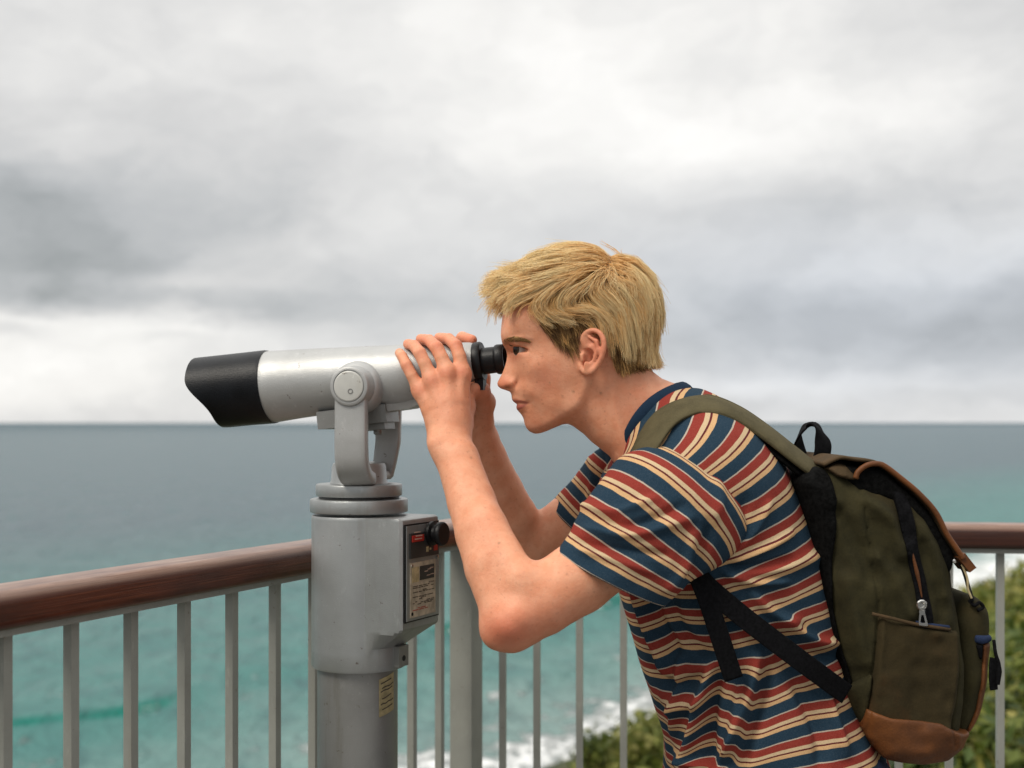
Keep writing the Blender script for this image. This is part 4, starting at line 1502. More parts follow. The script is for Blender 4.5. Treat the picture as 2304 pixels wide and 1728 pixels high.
# ear, standing off the near side of the head (and its mirror)
def ear(sign):
    def Q(px, py, s):                            # px, py as seen on the near side
        Y = YM - s
        q = P(px, py, Y)
        if sign < 0: q = np.array([q[0], 2 * YM - q[1], q[2]])
        return q
    hel = [(1322, 797, .068), (1313, 778, .071), (1312, 760, .0735), (1320, 748, .0765), (1334, 743, .080), (1348, 748, .0835), (1357, 762, .086), (1359, 780, .0865), (1355, 800, .085), (1347, 818, .0815), (1336, 832, .077), (1323, 838, .0725), (1312, 833, .0695), (1307, 822, .068)]
    hs_ = resample(catmull([Q(*h) for h in hel], 120), 28)
    rad = np.interp(np.linspace(0, 1, 28), [0, .15, .5, .75, .86, 1], [.0020, .0028, .0030, .0030, .0042, .0030])
    cs = [cone(a, b, r0, r1) for a, b, r0, r1 in zip(hs_[:-1], hs_[1:], rad[:-1], rad[1:])]
    hx = group(cs, .002)
    plate_ = group([cone(Q(1330, 765, .0735), Q(1342, 790, .0775), .0115, .0115, Q(1330, 790, .09) - Q(1322, 790, .065), .28),
                    cone(Q(1342, 790, .0770), Q(1326, 822, .0715), .0115, .0085, Q(1330, 790, .09) - Q(1322, 790, .065), .28)], .004)
    anti = chain([(0, 0, 1, 0)] * 2, .001) if False else group([cone(Q(1326, 758, .0785), Q(1342, 768, .0825), .0022, .0026), cone(Q(1342, 768, .0825), Q(1346, 788, .0830), .0028, .0028), cone(Q(1346, 788, .0830), Q(1338, 808, .0785), .0028, .0024)], .002)
    trag = cone(Q(1310, 800, .0715), Q(1312, 810, .0715), .0036, .0032)
    concha = cone(Q(1326, 795, .0765), Q(1324, 806, .0745), .0062, .0056)
    e = joined(joined(joined(plate_, anti, .003), hx, .004), trag, .004)
    return dict(f=lambda p: smax(e['f'](p), -concha['f'](p), .003), lo=e['lo'] - .004, hi=e['hi'] + .004)


head = dict(f=f_head, lo=np.array([P(1105, 600, YM)[0], YM - .10, P(1400, 1150, YM)[2]]), hi=np.array([P(1640, 600, YM)[0], YM + .10, P(1400, 560, YM)[2]]))
brach = cone(P(1172, 1300, 1.506), P(1092, 1165, 1.566), .019, .013)
epic = cone(P(1158, 1392, 1.486), P(1150, 1402, 1.486), .011, .011)
near = joined(joined(joined(joined(joined(near_arm, near_up, .012), elbow_tip, .03), brach, .022), epic, .022), hand_near(), .020)
far = joined(joined(far_arm, far_up, .012), hand_far(), .016)
BODY = [(head, .001), (ear(1), .005), (ear(-1), .005), (chest, .03), (clav, .03), (near, .015), (far, .015)]


def f_body(p):
    d = np.full(len(p), .06)
    for c, k in BODY:
        m = ((p > c['lo'] - .035) & (p < c['hi'] + .035)).all(1)
        if m.any():
            d[m] = smin(d[m], c['f'](p[m]), k)
    return d


blo = np.min([c['lo'] for c, _ in BODY], 0) - .01
bhi = np.max([c['hi'] for c, _ in BODY], 0) + .01
BH = 0.0019
Vb_, Fb_ = surface_net(f_body, blo, bhi, BH)
Vb_ = smooth_mesh(Vb_, Fb_, 2, 0.5)
vp_x = 1152 + Vb_[:, 0] / Vb_[:, 1] * FPX         # where each point shows in the picture
vp_y = 950 - (Vb_[:, 2] - HC) / Vb_[:, 1] * FPX
vo_x = 1152 + Vb_[:, 0] * SC                       # side-view coordinates of the head
vo_y = 950 - (Vb_[:, 2] - HC) * SC
lat = np.abs(Vb_[:, 1] - YM)


def gv(x, y, sx, sy, a=1.0, X=vo_x, Yv=vo_y):
    return a * np.exp(-((X - x) / sx) ** 2 - ((Yv - y) / sy) ** 2)


headm = (vo_x > 1090) & (vo_y < 1130) & (lat < .12) & (vp_x > 1105)
red = np.full(len(Vb_), 0.16)
hd = gv(1225, 850, 38, 32, .30) + gv(1130, 862, 20, 16, .45) + gv(1335, 790, 30, 50, .55) * (lat > .066) + gv(1160, 800, 20, 16, .25) + gv(1420, 900, 60, 50, .22) + gv(1200, 955, 25, 18, .12)
red = np.where(headm, red + hd, red)
for (x, y, sx, sy, a) in ((1130, 1425, 60, 45, .60), (1040, 836, 20, 16, .45), (1000, 838, 18, 15, .4), (968, 856, 18, 15, .4), (940, 878, 16, 14, .4), (1028, 775, 16, 14, .4), (985, 782, 15, 14, .4), (945, 795, 14, 14, .4), (913, 823, 13, 13, .4),
                          (1010, 900, 60, 50, .18), (1060, 765, 25, 14, .6), (955, 765, 60, 14, .35), (1100, 900, 30, 60, .3), (1240, 1400, 120, 60, .30), (1100, 1180, 40, 90, .10)):
    red = red + np.where(headm, 0, gv(x, y, sx, sy, a, vp_x, vp_y))
red = np.clip(red, 0, 0.9)
LIPU = [(1149, 897), (1153, 899), (1162, 898.5), (1175, 902), (1189, 907), (1176, 908.5), (1162, 909.5), (1152, 904)]
LIPL = [(1158, 909.5), (1176, 908.5), (1188, 907.5), (1181, 915), (1172, 921), (1164, 924), (1158, 919)]
lp = np.zeros(len(Vb_))
mh = headm & (lat < .03)
pt2 = np.stack([vo_x[mh], vo_y[mh]], 1)
lp[mh] = np.maximum(np.clip(0.5 - poly_sdf(pt2, LIPU) / 2.0, 0, 1) * .75, np.clip(0.5 - poly_sdf(pt2, LIPL) / 2.0, 0, 1) * .85)
near2 = lambda x, y: (1152 + (x - 1152) * 0.959, 950 + (y - 950) * 0.959)
HAIRLINE = [(1146, 660), (1165, 676), (1190, 690)] + [near2(*q) for q in ((1206, 705), (1212, 722), (1224, 745), (1246, 756), (1260, 774), (1272, 786), (1288, 776), (1300, 750), (1318, 738), (1345, 738), (1364, 754), (1371, 790), (1388, 826), (1420, 840))] + [(1452, 832), (1500, 806), (1500, 560), (1300, 540), (1120, 600)]
scalp = np.zeros(len(Vb_))
sd_ = poly_sdf(np.stack([vo_x[headm], vo_y[headm]], 1), HAIRLINE)
scalp[headm] = np.clip(0.5 - sd_ / 8.0, 0, 1)
scalp[lat > .0785] = 0
dk = scalp * 0.92
dk = np.maximum(dk, np.where(headm, gv(1158, 770, 26, 4.5, .28) * (lat > .012), 0))
dk = np.maximum(dk, np.where(headm & (lat < .03), gv(1142, 872.5, 6, 2.2, .65), 0))  # shade inside the nostril, put into the colour
dk = np.maximum(dk, np.where(headm & (lat < .03), gv(1174, 908.2, 12, 1.2, .45), 0))  # shade between the lips, put into the colour
for (x, y, r_) in ((1290, 881, 2.6), (1266, 892, 2.0), (1352, 885, 2.4), (1212, 819, 1.8), (1237, 862, 1.8), (1122, 1222, 2.6), (1330, 1295, 2.2), (1060, 1030, 2.0)):
    dk = np.maximum(dk, .75 * np.exp(-((vp_x - x) ** 2 + (vp_y - y) ** 2) / r_ ** 2) * (Vb_[:, 1] < YM))
tone = np.stack([red, lp, dk], 1)
BO = np.array([0.40, 1.71, 0.0])
person = np_mesh('person', Vb_, Fb_, M['skin'], attrs={'tone': ('FLOAT_VECTOR', tone)}, origin=BO)
tag(person, 'young man with short blond hair and striped t-shirt leaning in to look through the viewer', 'person')

# eyes
def eye_mat():
    m, nt, b = new_mat('eyeball')
    tcn = nt.nodes.new('ShaderNodeTexCoord')
    x, y, z = sep(nt, tcn.outputs['Object'])
    fwd = x * -1.0 / 0.0118
    c = ramp(nt, fwd, [(0.0, (0.40, 0.30, 0.25)), (0.78, (0.44, 0.36, 0.31)), (0.82, (0.03, 0.02, 0.014)), (0.86, (0.055, 0.034, 0.018)), (0.93, (0.035, 0.022, 0.012)), (0.965, (0.004, 0.004, 0.004))])
    nt.links.new(c, b.inputs['Base Color'])
    b.inputs['Roughness'].default_value = 0.15
    b.inputs['Specular IOR Level'].default_value = 0.25
    return m
M['eye'] = eye_mat()
for sg in (-1, 1):
    c = P(1174.0, 789.5, YM) + np.array([0, sg * 0.0290, 0])
    bm = bmesh.new()
    bmesh.ops.create_uvsphere(bm, u_segments=32, v_segments=20, radius=0.0118)
    e = bm_obj('eye', bm, M['eye'], None, smooth=True)
    e.location = c
    e.rotation_euler = (0, 0, math.radians(36))
    e.parent = person
    e.matrix_parent_inverse = person.matrix_world.inverted()


# ------------------------------------------------------------------ hair
def strands_mesh(name, pts, r0, r1, shade, mat, parent, k=3):
    """pts (n, m, 3): thin three-sided fibres"""
    n, m, _ = pts.shape
    t = np.gradient(pts, axis=1)
    t /= np.linalg.norm(t, axis=2, keepdims=True) + 1e-9
    ref = rng.normal(size=(n, 1, 3))
    u = np.cross(t, np.repeat(ref, m, 1)); u /= np.linalg.norm(u, axis=2, keepdims=True) + 1e-9
    w = np.cross(t, u)
    rr_ = (np.linspace(0, 1, m) ** 1.5 * (r1 - r0) + r0)[None, :, None]
    V = np.stack([pts + rr_ * (u * math.cos(a) + w * math.sin(a)) for a in 2 * np.pi * np.arange(k) / k], 2)   # n m k 3
    base = (np.arange(n) * m * k)[:, None, None]
    r = (np.arange(m - 1) * k)[None, :, None]
    c = np.arange(k)[None, None, :]
    c2 = (c + 1) % k
    F = np.stack([base + r + c, base + r + c2, base + r + k + c2, base + r + k + c], -1).reshape(-1, 4)
    sh = np.repeat(shade[:, :, None], k, 2).reshape(-1)
    return np_mesh(name, V.reshape(-1, 3), F, mat, parent, attrs={'shade': ('FLOAT_VECTOR', np.stack([sh, sh * 0, sh * 0], 1))})


def head_grad(p, e=.0015):
    g = np.stack([f_head(p + np.eye(3)[a] * e) - f_head(p - np.eye(3)[a] * e) for a in range(3)], 1)
    return g / (np.linalg.norm(g, axis=1, keepdims=True) + 1e-9)


cand = np.where(scalp > 0.5)[0]
NS = 30000
ri = rng.choice(cand, NS)
root = Vb_[ri] + rng.normal(size=(NS, 3)) * .0012
root -= f_head(root)[:, None] * head_grad(root)
rx, ry = 1152 + root[:, 0] * SC, 950 - (root[:, 2] - HC) * SC
MSTEP = 15
# locks as they run in the picture (pixels of an enlarged detail: x / 3.277 + 855, y / 3.277 + 540)
UP = [[(1640, 150), (1500, 150), (1350, 150), (1200, 185), (1110, 190), (1065, 150)], [(1620, 200), (1500, 210), (1400, 240), (1250, 265), (1100, 250), (985, 195)], [(1600, 240), (1480, 270), (1350, 295), (1150, 310), (1000, 292), (905, 250)],
      [(1400, 310), (1200, 340), (1050, 335), (920, 312), (840, 290)], [(1350, 335), (1150, 372), (1000, 372), (880, 360), (790, 340)], [(1250, 365), (1100, 400), (950, 402), (830, 410), (738, 425)],
      [(1200, 385), (1050, 420), (930, 432), (820, 460), (735, 520)], [(1150, 405), (1020, 432), (920, 455), (840, 495), (765, 555)], [(1100, 412), (980, 445), (890, 495), (835, 560), (822, 640)], [(1130, 415), (1010, 450), (930, 495), (890, 560), (880, 635)],
      [(1500, 285), (1400, 300), (1300, 345), (1210, 420), (1165, 480), (1185, 545), (1250, 575)], [(1530, 300), (1420, 335), (1330, 390), (1265, 450), (1245, 510), (1285, 560), (1360, 572)],
      [(1570, 310), (1480, 345), (1400, 400), (1345, 450), (1345, 500), (1400, 540), (1490, 548)], [(1620, 260), (1565, 330), (1545, 400), (1565, 450), (1630, 500), (1660, 540)], [(1660, 230), (1600, 275), (1575, 330), (1595, 400), (1650, 465), (1715, 530)],
      [(1700, 220), (1715, 300), (1755, 380), (1795, 470), (1830, 560), (1850, 640)], [(1740, 205), (1800, 285), (1850, 380), (1885, 480), (1905, 590), (1915, 700)], [(1770, 185), (1860, 240), (1930, 330), (1975, 430), (1995, 540), (2000, 660)],
      [(1780, 170), (1880, 220), (1970, 295), (2030, 400), (2060, 520), (2065, 640)], [(1850, 500), (1885, 600), (1915, 700), (1925, 800), (1935, 900)], [(1980, 500), (2005, 600), (2005, 720), (1985, 850), (1975, 960)], [(2045, 560), (2060, 660), (2040, 780), (2015, 900), (2000, 980)],
      [(1760, 560), (1800, 680), (1830, 800), (1860, 900)]]
DN = [[(1180, 540), (1240, 640), (1300, 720), (1370, 805)], [(1300, 560), (1335, 650), (1365, 740), (1385, 815)], [(1420, 580), (1425, 650), (1440, 730)], [(1520, 560), (1560, 630), (1620, 690)], [(1640, 600), (1700, 710), (1740, 820), (1765, 910)],
      [(1760, 630), (1790, 760), (1820, 880), (1845, 990)], [(1860, 700), (1880, 800), (1900, 900), (1905, 1000)], [(1960, 740), (1965, 850), (1965, 940), (1962, 1010)], [(2040, 700), (2020, 820), (2000, 930), (1990, 1010)]]
FR_ = Raster(1050, 530, 1520, 880, 4.0)


def flow(guides, sig):
    pos, tan = [], []
    for gd in guides:
        q = np.array(gd, float) / 3.277 + np.array([855, 540])
        kk = .985 if q[-1, 0] < 1150 else .965
        q = np.array([1152, 950]) + (q - np.array([1152, 950])) * kk
        q = resample(catmull(q, 80), 26)
        pos.append(q); tan.append(np.gradient(q, axis=0))
    pos = np.concatenate(pos); tan = np.concatenate(tan)
    tan /= np.linalg.norm(tan, axis=1)[:, None]
    d2_ = ((FR_.pts[:, None] - pos[None]) ** 2).sum(-1)
    w = np.exp(-d2_ / sig ** 2) + 1e-4 * np.exp(-np.sqrt(d2_) / 40)
    v = (w[..., None] * tan[None]).sum(1)
    v /= np.linalg.norm(v, axis=1)[:, None] + 1e-12
    return FR_.shape(v[:, 0]), FR_.shape(v[:, 1])


UX, UY = flow(UP, 13.0)
DX_, DY_ = flow(DN, 22.0)
lock = vnoise(root * 46.0 + 3); lock2 = vnoise(root * 46.0 + 17); lock3 = vnoise(root * 95.0 + 29)
# upper, long layer above; short cropped layer below an arc from temple to nape
arc = np.interp(rx, [1140, 1200, 1260, 1330, 1390, 1440, 1480], [690, 694, 706, 716, 738, 768, 790]) + 12 * lock
low = np.clip((ry - arc) / 12, 0, 1)
fringe = np.clip((1250 - rx) / 80, 0, 1) * np.clip((695 - ry) / 30, 0, 1)
nape = np.clip((rx - 1350) / 60, 0, 1)
top = np.clip((680 - ry) / 80, 0, 1)
L = (.050 + .022 * top - .021 * fringe) * (0.72 + .5 * rng.random(NS) + .5 * lock2)
L = L * (1 - low) + low * (.019 + .010 * nape) * (0.7 + .6 * rng.random(NS))
L = np.where(rx > 1395, np.minimum(L, np.maximum((828 - ry) / SC * (0.85 + .25 * rng.random(NS)), .004)), L)
L = np.where(low > .5, np.minimum(L, np.maximum((852 - ry) / SC * (0.75 + .35 * rng.random(NS)), .004)), L)
omax = (.0085 + .0035 * top + .001 * nape) * (1 - low) + low * (.0035 + .0045 * nape)
omax = omax * (0.45 + 0.75 * rng.random(NS) + 0.7 * lock2)
crown_j = rng.normal(size=NS) * .9 * np.exp(-((rx - 1372) / 34) ** 2 - ((ry - 598) / 34) ** 2)      # no clean parting at the crown
pts = np.zeros((NS, MSTEP, 3)); pts[:, 0] = root
col = lambda q: np.asarray(q)[:, None]
for j in range(1, MSTEP):
    t = j / (MSTEP - 1)
    p = pts[:, j - 1]
    g = head_grad(p)
    qx, qy = 1152 + p[:, 0] * SC, 950 - (p[:, 2] - HC) * SC
    vx = HR_lo = FR_.look(UX, qx, qy) * (1 - low) + FR_.look(DX_, qx, qy) * low
    vy = FR_.look(UY, qx, qy) * (1 - low) + FR_.look(DY_, qx, qy) * low
    d_ = np.stack([vx, 0 * vx, -vy], 1)
    bend = (lock * .8 * math.sin(3.0 * t + .3) + lock3 * .5) * (1 - .7 * low)
    bend = bend + crown_j * (1 - .6 * t)
    d_ = d_ + np.stack([-vy * bend, lock2 * .5 * (1 - low), -vx * bend], 1)
    beyond = np.clip((1168 - qx) / 18, 0, 1) * np.clip((745 - qy) / 20, 0, 1)
    free = np.maximum(beyond, low * nape * .9)
    d_ = d_ + np.stack([0 * lock, beyond * lock * .9, beyond * (lock3 * .8 + lock * .5 - .25 - .5 * t)], 1)
    tang = d_ - (d_ * g).sum(1, keepdims=True) * g * col(1 - free)
    tang /= np.linalg.norm(tang, axis=1, keepdims=True) + 1e-9
    p2 = p + tang * (L / (MSTEP - 1))[:, None]
    d = f_head(p2)
    off_ = omax * (1 - math.exp(-3.6 * t)) + .0006
    pull = np.where(d < off_ * np.where(free > .5, .25, 1), 1.0, 0.7 * (1 - free))
    p2 = p2 + ((off_ - d) * pull)[:, None] * head_grad(p2)
    pts[:, j] = p2
# locks: strands lean on a nearby guide towards the tip
NG = 900
gi = rng.choice(NS, NG, replace=False)
near_g = np.empty(NS, int)
for q in range(0, NS, 1500):
    dd_ = ((pts[q:q + 1500, None, 5] - pts[None, gi, 5]) ** 2).sum(-1) + 1e-3 * (np.abs(low[q:q + 1500, None] - low[None, gi]) > .5)
    near_g[q:q + 1500] = gi[dd_.argmin(1)]
tt = np.linspace(0, 1, MSTEP)[None, :, None]
cl = (0.62 * tt ** 0.8) * (0.35 + 0.65 * (1 - low))[:, None, None]
pts = pts * (1 - cl) + pts[near_g] * cl
stray = rng.random(NS) < 0.04
pts = pts + rng.normal(size=(NS, 1, 3)) * .0020 * tt ** 1.6 * (1 + 2.0 * stray[:, None, None] * (1 - low)[:, None, None])
gs = rng.random(NS)[near_g]
depth_ = np.clip(omax / .009 - .5, -.5, .8)
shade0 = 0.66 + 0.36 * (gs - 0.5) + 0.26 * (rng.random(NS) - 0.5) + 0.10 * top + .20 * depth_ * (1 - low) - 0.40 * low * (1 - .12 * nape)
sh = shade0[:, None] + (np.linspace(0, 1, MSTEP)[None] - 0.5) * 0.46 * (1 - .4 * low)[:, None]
# flyaways at the crown and over the forehead
fl = []
for (x0, y0, x1, y1, x2, y2) in ((1395, 590, 1388, 565, 1352, 545), (1395, 590, 1392, 570, 1365, 552), (1398, 592, 1400, 572, 1396, 562), (1402, 592, 1420, 580, 1452, 598), (1405, 594, 1432, 588, 1458, 615), (1400, 592, 1425, 578, 1442, 592),
                                 (1190, 602, 1176, 588, 1180, 577), (1120, 645, 1098, 628, 1098, 618), (1158, 618, 1142, 602, 1148, 592), (1150, 680, 1120, 700, 1112, 732), (1140, 675, 1105, 690, 1098, 728), (1160, 685, 1150, 702, 1162, 715), (1120, 665, 1090, 680, 1076, 700)):
    for k in range(5):
        j = rng.normal(size=6) * 2.8
        fl.append(resample(catmull([P(x0 + j[0], y0 + j[1], YM + .004 * j[2]), P(x1 + j[3], y1 + j[4], YM + .004 * j[2]), P(x2 + j[5], y2 + j[0], YM + .004 * j[2])], 40), MSTEP))
for (x0, y0, x1, y1, x2, y2) in ((1215, 688, 1202, 708, 1214, 732), (1205, 684, 1190, 702, 1200, 722), (1222, 694, 1212, 716, 1232, 742), (1195, 680, 1172, 690, 1166, 712), (1180, 678, 1158, 690, 1150, 716), (1230, 700, 1222, 726, 1246, 752),
                                 (1440, 640, 1462, 662, 1482, 700), (1450, 700, 1478, 735, 1483, 775)):
    for k in range(5):
        j = rng.normal(size=6) * 3.0
        fl.append(resample(catmull([P(x0 + j[0], y0 + j[1], YM - .066 + .03 * (x0 > 1400) + .003 * j[2]), P(x1 + j[3], y1 + j[4], YM - .066 + .03 * (x0 > 1400) + .003 * j[2]), P(x2 + j[5], y2 + j[0], YM - .066 + .04 * (x0 > 1400) + .003 * j[2])], 40), MSTEP))
fl = np.array(fl)
pts = np.concatenate([pts, fl]); sh = np.concatenate([sh, np.full(fl.shape[:2], 0.68)])
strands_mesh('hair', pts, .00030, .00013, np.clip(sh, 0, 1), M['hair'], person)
# brows and lashes
nb_ = 620
u = rng.random(nb_)
for sg in (-1, 1):
    bx = 1133 + 52 * u
    by = 773.5 - 6 * np.sin(np.clip(u, 0, 1) * 2.6) + 3.0 * u + (rng.random(nb_) - 0.5) * np.interp(u, [0, .15, .5, 1], [10, 14, 10, 3])
    q = np.stack([(bx - 1152) / SC, np.full(nb_, YM), HC + (950 - by) / SC], 1)
    ww = HR.look(W, bx, by); dd = HR.look(d2, bx, by); kk = HR.look(KF, bx, by)
    a_ = np.clip(-dd, 0, kk)
    srf = ww + np.where(-dd < kk, (dd - kk) + 2 * np.sqrt(np.maximum(a_ * kk, 0)), 0)
    q[:, 1] = YM + sg * np.maximum(srf, .006)
    dirs = np.stack([0.85 + 0 * u, 0 * u, 0.45 - 0.75 * u], 1) + rng.normal(size=(nb_, 3)) * .12
    ln = .0055 * (0.7 + 0.6 * rng.random(nb_))
    st_ = q[:, None, :] + dirs[:, None, :] * (ln[:, None] * np.linspace(0, 1, 5)[None])[:, :, None]
    st_[:, :, 1] += sg * (.0008 + .0006 * np.sin(np.linspace(0, 3.1, 5)))[None]
    strands_mesh('eyebrow', st_, .00030, .00012, np.clip(0.18 + 0.34 * rng.random((nb_, 1)) + np.zeros((1, 5)), 0, 1), M['hair'], person)
    nl_ = 46
    u2 = np.linspace(0, 1, nl_)
    lx = 1152 + 38 * u2; ly = 782.0 + 10.5 * u2 ** 1.6
    base_ = np.stack([(lx - 1152) / SC, YM + sg * (.030 + .016 * u2), HC + (950 - ly) / SC], 1)
    dl = np.stack([-0.8 + 0.4 * u2, sg * 0.55 + 0 * u2, 0.05 + 0 * u2], 1)
    st_ = base_[:, None] + dl[:, None] * (.006 * np.linspace(0, 1, 5))[None, :, None] + np.array([0, 0, 1.0]) * (.002 * np.linspace(0, 1, 5) ** 2)[None, :, None]
    strands_mesh('eyelash', st_, .00022, .00010, np.full((nl_, 5), 0.03), M['hair'], person)

# ------------------------------------------------------------------ t-shirt
YT = 1.71
RINGS = [((1392, 1056), (1546, 872), .076), ((1378, 1052), (1580, 876), .100), ((1362, 1062), (1622, 898), .140), ((1352, 1085), (1668, 936), .168), ((1349, 1120), (1722, 992), .180), ((1356, 1175), (1772, 1066), .180), ((1372, 1245), (1812, 1160), .172),
         ((1392, 1325), (1845, 1260), .166), ((1413, 1405), (1872, 1355), .162), ((1438, 1490), (1892, 1445), .160), ((1466, 1572), (1914, 1535), .160), ((1490, 1650), (1950, 1628), .164), ((1497, 1728), (1992, 1715), .168), ((1500, 1790), (2020, 1780), .170)]
NRW, NC = 300, 220
arr = catmull([(f[0], f[1], b[0], b[1], w) for f, b, w in RINGS], NRW)
phi = np.linspace(0, 2 * np.pi, NC, endpoint=False)
e_ = 2 / 2.35
cs = np.sign(np.cos(phi)) * np.abs(np.cos(phi)) ** e_
sn = np.sign(np.sin(phi)) * np.abs(np.sin(phi)) ** e_
Fp = np.stack([P(a[0], a[1], YT) for a in arr]); Bp = np.stack([P(a[2], a[3], YT) for a in arr])
mid = (Fp + Bp) / 2; hv = (Bp - Fp) / 2
Vt = mid[:, None] + hv[:, None] * cs[None, :, None] + np.array([0, -1, 0.0]) * (sn[None, :, None] * arr[:, 4][:, None, None])
NAX = np.array([-(hv[0][2]), 0, hv[0][0]]); NAX /= np.linalg.norm(NAX)
if NAX[0] > 0: NAX = -NAX
rowu = np.linspace(0, 1, NRW)
SADDLE = .027                                    # the neckline climbs the sides of the neck
Vt = Vt + NAX * ((np.sin(phi) ** 2)[None, :, None] * (SADDLE * np.clip(1 - rowu / .24, 0, 1) ** 1.3)[:, None, None])
Ls = np.concatenate([[0], np.cumsum(0.45 * np.linalg.norm(np.diff(Fp, axis=0), axis=1) + 0.55 * np.linalg.norm(np.diff(Bp, axis=0), axis=1))])
PERIOD = 0.0355
skew = np.interp(rowu, [0, .15, .35, .6, 1], [.9, 1.15, .85, .40, .25])
stripe = (Ls / PERIOD)[:, None] + cs[None, :] * skew[:, None]
_px = 1152 + Vt[..., 0] / Vt[..., 1] * FPX
_py = 950 - (Vt[..., 2] - HC) / Vt[..., 1] * FPX
for (xa, ya, xb, yb, sh_) in ((1600, 1500, 1555, 1740, .42), (1712, 1480, 1645, 1740, -.38), (1455, 1330, 1512, 1480, .22), (1770, 1380, 1880, 1460, .18)):
    dxx, dyy = xb - xa, yb - ya
    ln_ = math.hypot(dxx, dyy)
    sdd = ((_px - xa) * dyy - (_py - ya) * dxx) / ln_
    al = ((_px - xa) * dxx + (_py - ya) * dyy) / ln_ ** 2
    stripe = stripe + sh_ / (1 + np.exp(-np.clip(sdd / 5.0, -30, 30))) * np.exp(-(np.maximum(sdd, 0) / 75) ** 2) * np.clip(np.minimum(al + .15, 1.3 - al) * 3, 0, 1) * (Vt[..., 1] < YT)


def fold_disp(V, folds):
    """folds: (polyline in photo px, width px, height m); displacement along the view-facing normal"""
    px = 1152 + V[:, 0] / V[:, 1] * FPX
    py = 950 - (V[:, 2] - HC) / V[:, 1] * FPX
    out = np.zeros(len(V))
    pp = np.stack([px, py], 1)
    for line, wd, amp in folds:
        ln = np.asarray(line, float)
        rs = resample(catmull(ln, 60), 24) if len(ln) > 2 else resample(ln, 12)
        d = line_dist(pp, rs)
        # fade at the ends
        t0 = ((pp - rs[0]) * (rs[-1] - rs[0])).sum(1) / ((rs[-1] - rs[0]) ** 2).sum()
        out += amp * np.exp(-(d / wd) ** 2) * np.clip(np.minimum(t0 + .12, 1.12 - t0) * 4, 0, 1)
    return out


FOLDS = [([(1598, 1500), (1572, 1600), (1545, 1728)], 12, .011), ([(1625, 1510), (1600, 1610), (1590, 1740)], 13, -.009),
         ([(1705, 1470), (1690, 1540), (1640, 1690)], 11, .010), ([(1735, 1500), (1715, 1570), (1670, 1728)], 13, -.008),
         ([(1760, 1395), (1830, 1440), (1880, 1450)], 11, .008), ([(1740, 1420), (1800, 1465), (1890, 1480)], 11, -.006),
         ([(1690, 1330), (1740, 1380), (1800, 1400)], 10, .006), ([(1420, 1290), (1455, 1390), (1490, 1470), (1500, 1520)], 11, .009), ([(1450, 1310), (1480, 1400), (1520, 1470)], 13, -.008),
         ([(1500, 1350), (1530, 1420), (1600, 1480)], 14, -.006), ([(1640, 1290), (1760, 1275), (1850, 1250)], 16, .005), ([(1850, 1500), (1870, 1600), (1900, 1700)], 12, .007),
         ([(1520, 1690), (1560, 1715), (1640, 1740)], 9, .008), ([(1600, 1260), (1650, 1200), (1680, 1120)], 18, -.004), ([(1790, 1540), (1840, 1640), (1850, 1728)], 14, -.006),
         ([(1480, 1560), (1530, 1590), (1600, 1560)], 14, .006), ([(1460, 1500), (1520, 1540), (1590, 1520)], 12, -.005),
         ([(1625, 1285), (1690, 1310), (1770, 1310)], 8, .006), ([(1640, 1265), (1710, 1240), (1780, 1200)], 8, .005), ([(1635, 1275), (1700, 1275), (1780, 1255)], 9, -.006), ([(1655, 1240), (1700, 1190), (1730, 1130)], 8, .004),
         ([(1660, 1540), (1650, 1620), (1620, 1728)], 8, .008), ([(1530, 1480), (1525, 1570), (1515, 1650)], 9, .007)]


def grid_normals(V, nr, nc):
    G = V.reshape(nr, nc, 3)
    du = np.roll(G, -1, 1) - np.roll(G, 1, 1)
    dv = np.gradient(G, axis=0)
    n = np.cross(du, dv)
    return (n / (np.linalg.norm(n, axis=2, keepdims=True) + 1e-9)).reshape(-1, 3)


def outward(V, nr, nc):
    n = grid_normals(V, nr, nc)
    cen = V.reshape(nr, nc, 3).mean(1, keepdims=True)
    s = ((V.reshape(nr, nc, 3) - cen) * n.reshape(nr, nc, 3)).sum()
    return n if s > 0 else -n


Vt = Vt.reshape(-1, 3)
nt_ = outward(Vt, NRW, NC)
nearside = np.clip(-nt_[:, 1] * 2.0, 0, 1)
rowf = np.repeat(np.linspace(0, 1, NRW), NC)
amp = np.interp(rowf, [0, .12, .3, 1], [0, .2, .7, 1.0])
wr = vnoise(Vt * np.array([16, 16, 9]) + 2) * .012 + vnoise(Vt * np.array([38, 38, 22]) + 7) * .0032
Vt = Vt + nt_ * (fold_disp(Vt, FOLDS) * 1.6 * nearside + wr * amp)[:, None]
tshirt = np_mesh('t_shirt', Vt, grid_faces(NRW, NC), M['shirt'], person, attrs={'stripe': ('FLOAT', (stripe.reshape(-1) + vnoise(Vt * 12) * 0.10))})

SL_NEAR = [((1625, 1060), 1.640, (88, 98), (0, 0), .040), ((1575, 1108), 1.600, (103, 112), (40, -22), .060), ((1545, 1128), 1.578, (112, 117), (46, -24), .069), ((1508, 1150), 1.562, (118, 113), (32, -16), .070), ((1445, 1213), 1.546, (124, 84), (10, -4), .066), ((1376, 1298), 1.533, (122, 62), (-6, 4), .061)]
SL_FAR = [((1520, 1060), 1.79, (70, 80), (0, 0), -.040), ((1490, 1070), 1.815, (80, 92), (0, 0), -.055), ((1440, 1092), 1.845, (84, 92), (0, 0), -.060), ((1378, 1138), 1.868, (78, 78), (0, 0), -.058), ((1307, 1204), 1.880, (71, 69), (0, 0), -.056)]


